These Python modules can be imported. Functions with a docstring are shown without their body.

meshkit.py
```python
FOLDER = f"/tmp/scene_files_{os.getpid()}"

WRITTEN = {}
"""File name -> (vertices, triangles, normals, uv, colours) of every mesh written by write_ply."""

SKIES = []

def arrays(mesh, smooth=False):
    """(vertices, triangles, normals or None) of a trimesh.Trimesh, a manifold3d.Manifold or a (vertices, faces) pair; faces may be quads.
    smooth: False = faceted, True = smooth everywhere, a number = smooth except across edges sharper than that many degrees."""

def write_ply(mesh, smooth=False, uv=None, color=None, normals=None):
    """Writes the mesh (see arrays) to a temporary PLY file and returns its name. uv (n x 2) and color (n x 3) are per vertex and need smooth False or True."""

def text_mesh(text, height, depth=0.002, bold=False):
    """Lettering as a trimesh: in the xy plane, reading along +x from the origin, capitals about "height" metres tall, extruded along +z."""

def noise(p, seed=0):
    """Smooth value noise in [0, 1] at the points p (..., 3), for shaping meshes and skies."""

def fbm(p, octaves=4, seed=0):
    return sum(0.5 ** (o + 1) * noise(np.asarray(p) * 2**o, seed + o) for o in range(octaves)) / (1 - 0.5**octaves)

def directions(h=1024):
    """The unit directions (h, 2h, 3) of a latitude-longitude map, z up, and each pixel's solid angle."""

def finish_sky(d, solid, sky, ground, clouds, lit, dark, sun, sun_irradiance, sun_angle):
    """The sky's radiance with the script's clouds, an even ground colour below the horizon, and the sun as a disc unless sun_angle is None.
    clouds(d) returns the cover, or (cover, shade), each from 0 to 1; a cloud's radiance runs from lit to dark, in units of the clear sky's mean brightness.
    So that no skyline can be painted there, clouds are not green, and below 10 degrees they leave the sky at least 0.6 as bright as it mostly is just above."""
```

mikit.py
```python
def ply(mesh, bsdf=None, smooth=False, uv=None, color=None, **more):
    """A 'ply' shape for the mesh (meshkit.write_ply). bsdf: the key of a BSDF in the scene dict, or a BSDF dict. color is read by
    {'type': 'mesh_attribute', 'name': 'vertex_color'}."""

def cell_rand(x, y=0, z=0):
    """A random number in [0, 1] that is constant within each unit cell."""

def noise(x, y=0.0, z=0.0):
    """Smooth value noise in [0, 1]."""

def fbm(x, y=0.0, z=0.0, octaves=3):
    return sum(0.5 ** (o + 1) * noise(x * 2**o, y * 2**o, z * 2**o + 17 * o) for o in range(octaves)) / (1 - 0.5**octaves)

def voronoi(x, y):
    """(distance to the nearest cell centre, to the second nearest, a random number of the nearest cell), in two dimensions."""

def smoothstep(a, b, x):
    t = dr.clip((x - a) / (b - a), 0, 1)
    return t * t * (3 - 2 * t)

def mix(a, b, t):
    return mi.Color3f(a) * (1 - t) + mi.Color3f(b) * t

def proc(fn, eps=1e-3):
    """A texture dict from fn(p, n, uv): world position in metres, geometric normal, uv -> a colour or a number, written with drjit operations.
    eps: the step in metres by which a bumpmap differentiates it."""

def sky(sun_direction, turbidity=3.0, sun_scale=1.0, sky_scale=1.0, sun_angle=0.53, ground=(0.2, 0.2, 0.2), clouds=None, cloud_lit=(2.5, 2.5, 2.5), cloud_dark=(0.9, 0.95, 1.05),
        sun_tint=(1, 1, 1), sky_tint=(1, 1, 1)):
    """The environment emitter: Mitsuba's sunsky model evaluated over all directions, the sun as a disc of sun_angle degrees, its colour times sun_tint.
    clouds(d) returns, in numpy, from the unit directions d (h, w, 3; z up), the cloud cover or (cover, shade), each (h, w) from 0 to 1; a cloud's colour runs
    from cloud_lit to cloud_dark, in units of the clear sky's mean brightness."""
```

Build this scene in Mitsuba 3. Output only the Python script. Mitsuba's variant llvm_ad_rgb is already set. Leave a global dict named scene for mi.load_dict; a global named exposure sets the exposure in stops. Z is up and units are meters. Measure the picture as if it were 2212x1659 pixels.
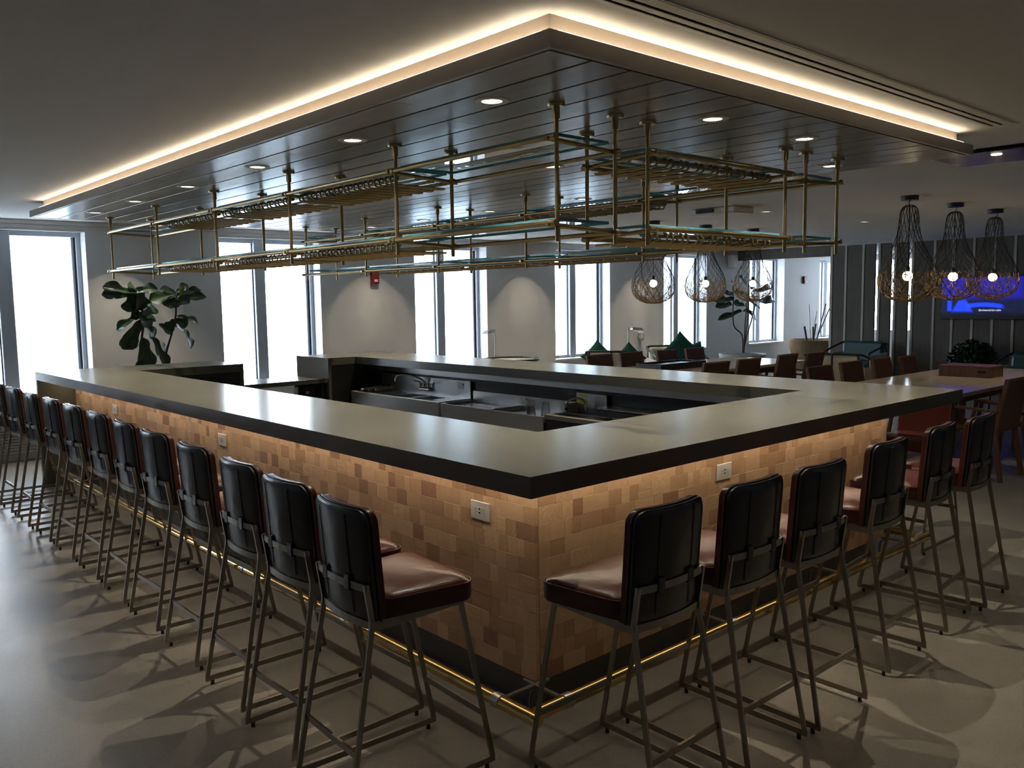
import math, random
import numpy as np
import trimesh
import drjit as dr
import mitsuba as mi
import mikit, meshkit
from mikit import proc, noise, fbm, smoothstep, mix, cell_rand
from shapely.geometry import Polygon, box as sbox
from shapely.ops import unary_union

random.seed(7)
rng = np.random.default_rng(7)
T = mi.ScalarTransform4f
PI = math.pi
scene, labels = {}, {}

# ------------------------------------------------------------------ camera, sky, exposure
CAM = np.array([-1.9132, -2.0685, 1.6652])
YAW, PITCH, ROLL, FPX = 0.84439352, -0.09928339, -0.0148806, 1847.0999
_f = np.array([math.cos(YAW) * math.cos(PITCH), math.sin(YAW) * math.cos(PITCH), math.sin(PITCH)])
_r = np.cross(_f, [0, 0, 1.0]); _r /= np.linalg.norm(_r)
_u = np.cross(_r, _f)
_up = -_r * math.sin(ROLL) + _u * math.cos(ROLL)
scene['camera'] = {'type': 'perspective', 'fov_axis': 'x', 'fov': 2 * math.degrees(math.atan(1106 / FPX)), 'near_clip': 0.05, 'far_clip': 500.0,
                   'to_world': T().look_at(origin=CAM.tolist(), target=(CAM + _f).tolist(), up=_up.tolist())}
exposure = 0.0
SKY = 1.0
scene['sky'] = mikit.sky((0.3, 0.5, 0.8), turbidity=4.0, sun_scale=0.0, sky_scale=1.0, ground=(0.75, 0.78, 0.8),
                         clouds=lambda d: np.ones(d.shape[:2]), cloud_lit=(SKY * 0.87, SKY * 1.0, SKY * 1.16), cloud_dark=(SKY, SKY, SKY))
scene['sky']['scale'] = 55.0
scene['sky']['sampling_weight'] = 0.02


WARM = np.array([1.0, 0.83, 0.60])
COVE = 7.5          # radiance of the cove strips
UNDER = 6.5         # strips under the counter
SPOT = 7.5           # canopy downlights, W/sr
ROOM = 2.4           # downlights of the main ceiling, some added out of view as fill
WASH = 9.0           # wall washers
BULB = 16.0

# ------------------------------------------------------------------ dimensions
ZC, ZK = 2.4656, 2.589           # canopy underside, main ceiling
W, L, H, TH, WG = 3.637, 6.628, 1.07, 0.0754, 0.69
X1, X2 = 1.677, 2.612            # ends of the two returns
OV = 0.315                       # counter overhang
YW = 8.316                       # window wall
XS = 13.7                        # panelled wall

# ------------------------------------------------------------------ materials
def tw(b): return {'type': 'twosided', 'bsdf': b}
def rgb(*c): return {'type': 'rgb', 'value': list(map(float, c))}
def mat(name, color, rough=0.5, metal=0.0, spec=0.5, bump=None, bscale=0.001, rtex=None, **kw):
    b = {'type': 'principled', 'base_color': proc(color) if callable(color) else rgb(*color), 'roughness': proc(rtex) if rtex else float(rough), 'metallic': float(metal), **kw}
    if metal == 0: b['specular'] = float(spec)
    if bump: b = {'type': 'bumpmap', 'arbitrary': proc(bump, eps=kw.get('eps', 1e-3)), 'scale': bscale, 'bsdf': b}
    scene['mat_' + name] = tw(b)
    return 'mat_' + name

def c_wall(p, n, uv): return mix((0.60, 0.60, 0.60), (0.63, 0.63, 0.63), fbm(p.x * 3, p.y * 3, p.z * 3))
def c_ceil(p, n, uv): return mix((0.56, 0.55, 0.53), (0.60, 0.59, 0.57), fbm(p.x * 2, p.y * 2, 1.0))
def c_floor(p, n, uv): return mix((0.185, 0.178, 0.160), (0.220, 0.211, 0.190), fbm(p.x * 1.7, p.y * 1.7, 0.0, 4)) * (0.93 + 0.1 * noise(p.x * 160, p.y * 160))
def r_floor(p, n, uv): return 0.30 + 0.10 * fbm(p.x * 2.3, p.y * 2.3, 3.0)
def c_counter(p, n, uv): return mix((0.082, 0.083, 0.068), (0.102, 0.102, 0.084), noise(p.x * 350, p.y * 350, p.z * 350))
def c_grain(p, n, uv):
    k = dr.floor(uv.x / 100 + 0.5)
    x = uv.x - 100 * k
    a = 0.5 + 0.5 * dr.sin(dr.sqrt(x * x + uv.y * uv.y) * 1050 + 5 * noise(x * 28, uv.y * 28, k))
    t, h = cell_rand(k, 3, 1), cell_rand(k, 9, 2)
    base = mix((0.44, 0.262, 0.145), (0.60, 0.395, 0.235), smoothstep(0.0, 0.75, t))
    base = dr.select(h > 0.93, mi.Color3f(0.34, 0.19, 0.115), base)
    return base * (0.80 + 0.20 * a * (0.4 + 0.6 * noise(x * 40, uv.y * 40, k + 5))) * (0.92 + 0.12 * noise(x * 300, uv.y * 300))
def c_plank(p, n, uv): return mix((0.225, 0.192, 0.155), (0.265, 0.228, 0.185), noise(p.x * 40, p.y * 1.5, 0))
def r_plank(p, n, uv): return 0.25 + 0.05 * noise(p.x * 120, p.y * 6, 0)
def c_leather(p, n, uv): return mix((0.046, 0.0115, 0.0105), (0.062, 0.017, 0.015), fbm(p.x * 9, p.y * 9, p.z * 9))
def b_leather(p, n, uv): return fbm(p.x * 260, p.y * 260, p.z * 260) * 0.4 + fbm(p.x * 30, p.y * 30, p.z * 30)
def r_leather(p, n, uv): return 0.20 + 0.12 * fbm(p.x * 14, p.y * 14, p.z * 14)
def c_backlth(p, n, uv): return mix((0.012, 0.010, 0.011), (0.019, 0.015, 0.016), fbm(p.x * 9, p.y * 9, p.z * 9))
def c_steel(p, n, uv): return mix((0.25, 0.235, 0.20), (0.33, 0.31, 0.27), fbm(p.x * 30, p.y * 30, p.z * 8))
def c_brass(p, n, uv): return mix((0.40, 0.29, 0.14), (0.52, 0.40, 0.21), fbm(p.x * 22, p.y * 22, p.z * 22))
def c_walnut(p, n, uv): return mix((0.11, 0.050, 0.026), (0.17, 0.08, 0.042), noise(p.x * 60, p.y * 60, p.z * 5))
def c_panel(p, n, uv): return mix((0.085, 0.076, 0.062), (0.115, 0.104, 0.086), noise(p.y * 90, p.z * 3, 0) * 0.6 + fbm(p.y * 6, p.z * 6) * 0.4)
def c_table(p, n, uv): return mix((0.34, 0.28, 0.20), (0.42, 0.35, 0.25), noise(p.x * 3, p.y * 70, 0))
def c_rattan(p, n, uv): return mix((0.40, 0.35, 0.25), (0.62, 0.56, 0.43), smoothstep(-0.2, 0.2, dr.sin(p.z * 500) * dr.sin((p.x + p.y) * 360)))
def c_leaf(p, n, uv): return mix((0.010, 0.028, 0.010), (0.020, 0.050, 0.014), fbm(p.x * 20, p.y * 20, p.z * 20)) + mi.Color3f(0.05, 0.08, 0.03) * smoothstep(0.985, 1.0, dr.cos(uv.y * 6.2832 * 5))
def c_screen(p, n, uv):
    y, z = p.y, p.z
    e = mi.Color3f(0.004, 0.006, 0.03) + mi.Color3f(0.0, 0.002, 0.035) * fbm(y * 9, z * 9, 1.0)
    blue, deep = mi.Color3f(0.01, 0.06, 1.05), mi.Color3f(0.025, 0.01, 0.62)
    up = smoothstep(1.50, 1.62, z) * smoothstep(2.75, 2.95, y)
    e = e + deep * up * (0.25 + 0.75 * noise(y * 7, z * 5, 2.0))
    e = e + blue * smoothstep(0.05, 0.02, dr.abs(y - 3.99)) * smoothstep(1.32, 1.36, z) * smoothstep(1.62, 1.5, z)
    cone = 0.09 + 0.55 * dr.maximum(1.52 - z, 0)
    e = e + blue * smoothstep(cone, cone - 0.05, dr.abs(y - 3.78)) * smoothstep(1.30, 1.36, z) * smoothstep(1.56, 1.5, z)
    arc = z - 1.45 + 0.35 * dr.square(y - 3.45)
    e = e + blue * smoothstep(0.05, 0.02, dr.abs(arc)) * smoothstep(3.1, 3.2, y) * smoothstep(3.75, 3.65, y)
    return e * smoothstep(1.24, 1.36, z)

m_wall = mat('wall_paint', c_wall, 0.75, spec=0.25)
m_ceil = mat('ceiling_paint', c_ceil, 0.85, spec=0.2)
m_floor = mat('floor_resin', c_floor, rtex=r_floor, spec=0.5)
m_counter = mat('counter_stone', c_counter, 0.23, spec=0.6)
m_grain = mat('end_grain_wood', c_grain, 0.48, spec=0.4)
m_plank = mat('taupe_metal_plank', c_plank, rtex=r_plank, metal=0.5)
m_trimtaupe = mat('taupe_trim', (0.27, 0.245, 0.215), 0.42, metal=0.3)
m_white = mat('white_enamel', (0.70, 0.68, 0.65), 0.5, spec=0.4)
m_peach = mat('peach_beige_paint', (0.34, 0.285, 0.235), 0.7, spec=0.2)
m_black = mat('black_satin', (0.012, 0.012, 0.013), 0.35)
m_dark = mat('dark_laminate', (0.020, 0.019, 0.018), 0.28)
m_kick = mat('dark_kick', (0.085, 0.077, 0.068), 0.5)
m_groove = mat('groove_black', (0.006, 0.006, 0.006), 0.9, spec=0.0)
m_leather = mat('oxblood_leather', c_leather, rtex=r_leather, spec=0.4, bump=b_leather, bscale=0.0012)
m_backlth = mat('black_leather', c_backlth, rtex=r_leather, spec=0.6, bump=b_leather, bscale=0.0010)
m_frame = mat('brushed_steel_frame', c_steel, 0.34, metal=1.0)
m_brass = mat('aged_brass', c_brass, 0.30, metal=1.0)
m_brasshi = mat('polished_brass', (0.80, 0.56, 0.22), 0.20, metal=1.0)
m_stain = mat('stainless_steel', lambda p, n, uv: mix((0.62, 0.62, 0.62), (0.72, 0.72, 0.72), noise(p.x * 4, p.y * 4, p.z * 300)), 0.36, metal=1.0)
m_chrome = mat('chrome', (0.72, 0.72, 0.73), 0.08, metal=1.0)
m_plastic = mat('white_plastic', (0.72, 0.70, 0.67), 0.35)
m_label = mat('white_label', lambda p, n, uv: mix((0.62, 0.62, 0.60), (0.40, 0.40, 0.40), smoothstep(0.1, 0.6, dr.sin(p.z * 900)) * smoothstep(0.45, 0.55, noise(p.y * 260, p.z * 60))), 0.5)
m_yellow = mat('yellow_label', (0.75, 0.62, 0.02), 0.5)
m_red = mat('red_plastic', (0.13, 0.006, 0.008), 0.4)
m_alu = mat('grey_window_frame', (0.42, 0.45, 0.50), 0.45, spec=0.4)
m_walnut = mat('walnut', c_walnut, 0.4)
m_chairlth = mat('brown_chair_leather', (0.095, 0.045, 0.028), 0.42)
m_table = mat('table_wood', c_table, 0.16, spec=0.5)
m_panel = mat('dark_wood_panel', c_panel, 0.55, spec=0.3)
m_strip = mat('pale_metal_strip', (0.33, 0.31, 0.28), 0.45, metal=0.3)
m_cream = mat('cream_upholstery', (0.52, 0.46, 0.36), 0.85, spec=0.2)
m_rattan = mat('woven_cane', c_rattan, 0.7, spec=0.2)
m_green = mat('green_velvet', lambda p, n, uv: mix((0.014, 0.075, 0.052), (0.03, 0.125, 0.085), fbm(p.x * 16, p.y * 16, p.z * 16)), 0.75, spec=0.2, sheen=0.6)
m_teal = mat('teal_leather', (0.012, 0.06, 0.062), 0.4)
m_bark = mat('bark', (0.05, 0.035, 0.022), 0.8)
m_pot = mat('tan_planter', lambda p, n, uv: mix((0.19, 0.125, 0.06), (0.27, 0.18, 0.09), fbm(p.x * 5, p.y * 5, p.z * 5)), 0.6)
m_potgrey = mat('grey_planter', (0.36, 0.36, 0.35), 0.6)
m_soil = mat('moss', (0.05, 0.055, 0.04), 0.9)
m_net = mat('dark_wire', (0.020, 0.017, 0.014), 0.5)
m_twig = mat('gold_twig', (0.52, 0.33, 0.15), 0.45, metal=0.35)
m_glassedge = mat('teal_glass_edge', (0.10, 0.40, 0.52), 0.15, spec=0.8)
m_bamboo = mat('dark_bamboo', (0.03, 0.025, 0.018), 0.5)
m_grille = mat('convector_grille', (0.30, 0.28, 0.25), 0.5, metal=0.3)
m_build = mat('pale_building', lambda p, n, uv: mix((0.62, 0.66, 0.68), (0.35, 0.45, 0.5), smoothstep(0.2, 0.3, dr.abs(dr.sin(p.x * 0.9))) * smoothstep(0.35, 0.5, dr.abs(dr.sin(p.z * 0.8)))), 0.8)
scene['mat_leaf'] = tw({'type': 'principled', 'base_color': proc(c_leaf), 'roughness': 0.30, 'specular': 0.6})
m_leaf = 'mat_leaf'
scene['mat_young_leaf'] = tw({'type': 'principled', 'base_color': rgb(0.26, 0.36, 0.03), 'roughness': 0.35})
scene['mat_pane'] = {'type': 'thindielectric', 'int_ior': 1.5}
scene['mat_shelf_glass'] = {'type': 'thindielectric', 'int_ior': 1.52, 'specular_transmittance': rgb(0.80, 0.92, 0.93)}
scene['mat_tumbler'] = {'type': 'dielectric', 'int_ior': 1.5}
m_pane, m_shelf, m_tumbler = 'mat_pane', 'mat_shelf_glass', 'mat_tumbler'

# ------------------------------------------------------------------ mesh helpers
def M(v, f): return trimesh.Trimesh(np.asarray(v, float), np.asarray(f, int), process=False)
def cat(*ms):
    ms = [m for g in ms for m in (g if isinstance(g, (list, tuple)) else [g])]
    return trimesh.util.concatenate(ms)
def tf(m, mat4):
    m = m.copy(); m.apply_transform(mat4); return m
def moved(m, x=0, y=0, z=0, rz=0.0, rx=0.0, ry=0.0):
    A = trimesh.transformations.euler_matrix(rx, ry, rz); A[:3, 3] = (x, y, z); return tf(m, A)
def box(x0, x1, y0, y1, z0, z1, c=0.0):
    if c <= 0:
        return moved(trimesh.creation.box((x1 - x0, y1 - y0, z1 - z0)), (x0 + x1) / 2, (y0 + y1) / 2, (z0 + z1) / 2)
    a = np.array([x1 - x0, y1 - y0, z1 - z0]) / 2; m = np.array([x0 + x1, y0 + y1, z0 + z1]) / 2
    P = []
    for sx in (-1, 1):
        for sy in (-1, 1):
            for sz in (-1, 1):
                for k in range(3):
                    q = a - c; q[k] = a[k]
                    P.append(m + q * (sx, sy, sz))
    return trimesh.convex.convex_hull(np.array(P))
def frames(P, closed=False):
    P = np.asarray(P, float); n = len(P)
    t = np.roll(P, -1, 0) - np.roll(P, 1, 0)
    if not closed: t[0], t[-1] = P[1] - P[0], P[-1] - P[-2]
    t /= np.maximum(np.linalg.norm(t, axis=1, keepdims=True), 1e-12)
    a = np.array([0, 0, 1.0]) if abs(t[0][2]) < 0.9 else np.array([1.0, 0, 0])
    U = []; u = np.cross(t[0], a)
    for i in range(n):
        u = u - t[i] * (u @ t[i]); u /= np.linalg.norm(u); U.append(u)
    U = np.array(U); return t, U, np.cross(t, U)
def tube(P, r, k=8, closed=False, caps=True):
    P = np.asarray(P, float); n = len(P); t, U, V = frames(P, closed)
    r = np.broadcast_to(r, n); a = np.arange(k) * 2 * PI / k
    ring = P[:, None] + r[:, None, None] * (np.cos(a)[None, :, None] * U[:, None] + np.sin(a)[None, :, None] * V[:, None])
    v = ring.reshape(-1, 3); F = []
    for i in range(n if closed else n - 1):
        j = (i + 1) % n
        for q in range(k):
            s = (q + 1) % k
            F += [(i * k + q, i * k + s, j * k + s), (i * k + q, j * k + s, j * k + q)]
    if not closed and caps:
        v = np.vstack([v, P[:1], P[-1:]]); b = n * k
        for q in range(k):
            s = (q + 1) % k
            F += [(b, s, q), (b + 1, (n - 1) * k + q, (n - 1) * k + s)]
    return M(v, F)
def cyl(p0, p1, r, k=12, r1=None): return tube([p0, p1], [r, r if r1 is None else r1], k)
def lathe(prof, k=24):
    prof = np.asarray(prof, float); n = len(prof); a = np.arange(k) * 2 * PI / k
    v = np.stack([prof[:, :1] * np.cos(a), prof[:, :1] * np.sin(a), np.repeat(prof[:, 1:], k, 1)], -1).reshape(-1, 3)
    F = []
    for i in range(n - 1):
        for q in range(k):
            s = (q + 1) % k
            F += [(i * k + q, i * k + s, (i + 1) * k + s), (i * k + q, (i + 1) * k + s, (i + 1) * k + q)]
    return M(v, F)
def bar(p0, p1, w, h, side):
    """flat bar from p0 to p1; w across along 'side', h in the third direction"""
    p0, p1 = np.asarray(p0, float), np.asarray(p1, float); d = p1 - p0; d /= np.linalg.norm(d)
    s = np.asarray(side, float); s = s - d * (s @ d); s /= np.linalg.norm(s); q = np.cross(d, s)
    v = [p + s * a * w / 2 + q * b * h / 2 for p in (p0, p1) for a, b in ((-1, -1), (1, -1), (1, 1), (-1, 1))]
    return M(v, [(0, 2, 1), (0, 3, 2), (4, 5, 6), (4, 6, 7)] + [f for i in range(4) for f in ((i, (i + 1) % 4, 4 + (i + 1) % 4), (i, 4 + (i + 1) % 4, 4 + i))])
def spline(P, n=8, closed=False):
    P = np.asarray(P, float); out = []; m = len(P)
    for i in range(m if closed else m - 1):
        g = lambda k: P[k % m] if closed else P[min(max(k, 0), m - 1)]
        a, b, c, d = g(i - 1), g(i), g(i + 1), g(i + 2)
        for s in np.arange(n) / n:
            out.append(0.5 * (2 * b + (c - a) * s + (2 * a - 5 * b + 4 * c - d) * s**2 + (3 * b - a - 3 * c + d) * s**3))
    if not closed: out.append(P[-1])
    return np.array(out)
def extr(poly, z0, z1):
    return cat([moved(trimesh.creation.extrude_polygon(g, z1 - z0, engine='earcut'), z=z0) for g in getattr(poly, 'geoms', [poly])])
def upright(poly, y0, y1):
    """a polygon drawn in (x, z) made a slab from y0 to y1"""
    m = extr(poly, 0, y1 - y0); A = np.array([[1, 0, 0, 0], [0, 0, -1, y1], [0, 1, 0, 0], [0, 0, 0, 1.0]]); return tf(m, A)
def uprightx(poly, x0, x1):
    """a polygon drawn in (y, z) made a slab from x0 to x1"""
    m = extr(poly, 0, x1 - x0); A = np.array([[0, 0, 1, x0], [1, 0, 0, 0], [0, 1, 0, 0], [0, 0, 0, 1.0]]); return tf(m, A)
def rrect(w, d, r, k=6):
    return np.array([(sx * (w / 2 - r) + r * math.cos(a), sy * (d / 2 - r) + r * math.sin(a)) for sx, sy, a0 in ((1, 1, 0), (-1, 1, PI / 2), (-1, -1, PI), (1, -1, 1.5 * PI)) for a in a0 + np.linspace(0, PI / 2, k)])
def loft(rings):
    n = len(rings[0]); v = np.vstack(rings + [rings[0].mean(0)[None], rings[-1].mean(0)[None]]); F = []
    for i in range(len(rings) - 1):
        for q in range(n):
            s = (q + 1) % n
            F += [(i * n + q, i * n + s, (i + 1) * n + s), (i * n + q, (i + 1) * n + s, (i + 1) * n + q)]
    b = len(rings) * n
    for q in range(n):
        s = (q + 1) % n
        F += [(b, s, q), (b + 1, (len(rings) - 1) * n + q, (len(rings) - 1) * n + s)]
    return M(v, F)

# ------------------------------------------------------------------ bookkeeping
used = set()
def numbered(key):
    if key not in used:
        used.add(key); return key
    i = 1
    while f'{key}_{i:03d}' in used: i += 1
    used.add(f'{key}_{i:03d}'); return f'{key}_{i:03d}'
def thing(name, label, category, group=None, kind=None):
    key = numbered(name); labels[key] = {'label': label, 'category': category}
    if group: labels[key]['group'] = group
    if kind: labels[key]['kind'] = kind
    return key
def put(name, mesh, m, parent=None, smooth=False, label=None, kind=None, to_world=None, uv=None, **more):
    key = numbered((parent + '__' if parent else '') + name)
    s = mesh if isinstance(mesh, dict) else mikit.ply(mesh, m, smooth, uv=uv)
    s = {**s, **more}
    if to_world is not None: s['to_world'] = to_world
    scene[key] = s
    if label or kind: labels[key] = {k: v for k, v in (('label', label), ('kind', kind)) if v}
    return key
def single(name, mesh, m, label, category, group=None, kind=None, smooth=False, **more):
    key = thing(name, label, category, group, kind)
    s = mesh if isinstance(mesh, dict) else mikit.ply(mesh, m, smooth)
    scene[key] = {**s, **more}; return key
def place(parts, root, to_world):
    """parts: list of (name, ply dict, sub list, label)"""
    for name, s, sub, lab in parts:
        k = put(name, s, None, root, to_world=to_world, label=lab)
        for n2, s2, l2 in sub: put(n2, s2, None, k, to_world=to_world, label=l2)
def at(x, y, z=0.0, deg=0.0): return T().translate([float(x), float(y), float(z)]).rotate([0, 0, 1], float(deg))
def area(c, k=1.0, weight=1.0): return {'type': 'area', 'radiance': rgb(*(np.asarray(c) * k)), 'sampling_weight': float(weight)}
ORD = ['first', 'second', 'third', 'fourth', 'fifth', 'sixth', 'seventh', 'eighth', 'ninth', 'tenth', 'eleventh', 'twelfth', 'thirteenth']

# ================================================================== THE ROOM
XL, YB, XR = -5.2, -5.5, 19.5
single('floor', box(XL, XR, YB, YW + 0.35, -0.06, 0), m_floor, 'grey-beige seamless resin floor with a soft sheen', 'floor', kind='structure')
single('ceiling', box(XL, XR, YB, YW + 0.35, ZK, ZK + 0.08), m_ceil, 'plain painted ceiling around the canopy', 'ceiling', kind='structure')
single('wall_left', box(XL - 0.1, XL, YB, YW + 0.35, 0, ZK), m_wall, 'plain wall far left of the bar', 'wall', kind='structure')
single('wall_front', box(XL, XR, YB - 0.1, YB, 0, ZK), m_wall, 'plain wall behind the viewer', 'wall', kind='structure')
WX = [-3.345, -0.42, 2.50, 5.43, 8.32, 11.24, 14.17, 17.11]
WWID, WZ0, WZ1, REV = 1.385, 0.62, 2.50, 0.30
holes = unary_union([sbox(x, WZ0, x + WWID, WZ1) for x in WX])
single('wall_back', upright(sbox(XL, 0, XR, ZK).difference(holes), YW, YW + 0.36), m_wall, 'white window wall with deep window recesses', 'wall', kind='structure')
for i, x in enumerate(WX):
    w = thing(f'window_{i + 1}', ('tall narrow recessed window' if i else 'recessed window outside the view'), 'window', kind='structure')
    yf = YW + 0.20
    x1 = x + WWID
    put('frame', cat(box(x, x + 0.045, yf, yf + 0.12, WZ0, WZ1, 0.004), box(x1 - 0.045, x1, yf, yf + 0.12, WZ0, WZ1, 0.004), box(x1 - 0.085, x1 - 0.055, yf + 0.05, yf + 0.12, WZ0 + 0.05, WZ1 - 0.05, 0.004),
                     box(x + 0.045, x1 - 0.045, yf, yf + 0.12, WZ1 - 0.07, WZ1, 0.004), box(x + 0.045, x1 - 0.045, yf, yf + 0.12, WZ0, WZ0 + 0.05, 0.004)), m_alu, w)
    put('mullion', box(x + 0.535, x + 0.675, YW + 0.17, YW + 0.32, WZ0 + 0.01, WZ1 - 0.02, 0.005), m_alu, w)
    put('glazing_gasket', cat(box(x + 0.523, x + 0.5345, YW + 0.225, YW + 0.245, WZ0 + 0.05, WZ1 - 0.07), box(x1 - 0.0545, x1 - 0.0455, yf + 0.03, yf + 0.06, WZ0 + 0.05, WZ1 - 0.07)), m_black, w)
    for a, b in ((x + 0.045, x + 0.535), (x + 0.675, x1 - 0.085)):
        put('pane', M([(a, yf + 0.08, WZ0 + 0.05), (b, yf + 0.08, WZ0 + 0.05), (b, yf + 0.08, WZ1 - 0.07), (a, yf + 0.08, WZ1 - 0.07)], [(0, 1, 2), (0, 2, 3)]), m_pane, w)
    put('sill', box(x - 0.03, x1 + 0.03, YW - 0.035, yf, WZ0 - 0.03, WZ0 + 0.004, 0.004), m_white, w)
    put('head_trim', cat(box(x, x1, YW + 0.01, YW + 0.05, WZ1 - 0.025, WZ1, 0.003), box(x, x1, YW + 0.08, YW + 0.11, WZ1 - 0.018, WZ1, 0.003)), m_white, w)
single('baseboard_back', box(XL, XR, YW - 0.012, YW, 0, 0.10, 0.003), m_white, 'low white baseboard under the windows', 'baseboard', kind='structure')
single('trim_1', box(XL, XR, YW - 0.02, YW, ZK - 0.045, ZK, 0.004), m_white, 'thin ceiling trim above the windows', 'trim', kind='structure')
single('wall_far', upright(sbox(XL, 0, 0, 0.01), 0, 0.01) if False else uprightx(sbox(YB, 0, YW, ZK).difference(sbox(6.1, 0.8, 7.7, 2.45)), XR - 1.4, XR - 1.28), m_wall, 'plain end wall seen through the slits of the panelled wall', 'wall', kind='structure')
# panelled wall with pale strips; dark panels between them are parts
wr = thing('wall_right', 'dark panelled wall with pale vertical strips carrying the screen', 'wall', kind='structure')
strips = [5.92, 5.58, 5.275, 4.98, 4.665, 4.29, 3.975, 3.645, 3.325, 3.01, 2.69, 2.37, 2.05, 1.73, 1.41, 1.09, 0.77, 0.45]
open_slit = {5.275, 4.98, 4.665}
edges = [6.18] + strips
for a, b in zip(edges[:-1], edges[1:]):
    hi = a - (0.022 if a != 6.18 else 0.0)
    lo = b + (0.022 if b not in open_slit else 0.085)
    put('panel', box(XS, XS + 0.05, lo + 0.001, hi - 0.001, 0.0, ZK - 0.012, 0.003), m_panel, wr)
for s in strips:
    put('strip', box(XS - 0.012, XS + 0.05, s - 0.022, s + 0.022, 0.0, ZK - 0.012, 0.003), m_strip, wr)
    if s in open_slit:
        put('slit_glass', M([(XS + 0.03, s + 0.022, 0.1), (XS + 0.03, s + 0.085, 0.1), (XS + 0.03, s + 0.085, ZK - 0.1), (XS + 0.03, s + 0.022, ZK - 0.1)], [(0, 1, 2), (0, 2, 3)]), m_pane, wr)
put('end_panel', box(XS - 0.012, XS + 0.06, 6.182, 6.235, 0, ZK - 0.012, 0.004), m_strip, wr)
put('dark_run', box(XS + 0.001, XS + 0.05, YB, 0.428, 0, ZK - 0.012), m_panel, wr)
single('trim_2', box(XS - 0.012, XS + 0.12, 6.236, YW - 0.021, ZK - 0.20, ZK - 0.002, 0.004), m_panel, 'dark beam over the opening beside the panelled wall', 'beam', kind='structure')
# an opposite building, seen faintly through the windows
ob = thing('opposite_building', 'pale building across the street, washed out beyond the windows', 'building')
put('facade', box(2, 26, 40, 46, -30, -1.2), m_build, ob)
put('facade', box(26, 70, 34, 44, -30, 14), m_build, ob)
k = 0
for xb in range(28, 60, 4):
    for zb in range(-6, 13, 3):
        put('window', box(xb, xb + 1.6, 33.92, 33.999, zb, zb + 1.7), m_alu, ob)
for xb in range(4, 25, 3):
    for zb in (-4.0, -7.5):
        put('window', box(xb, xb + 1.5, 39.92, 39.999, zb, zb + 1.8), m_alu, ob)
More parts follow.
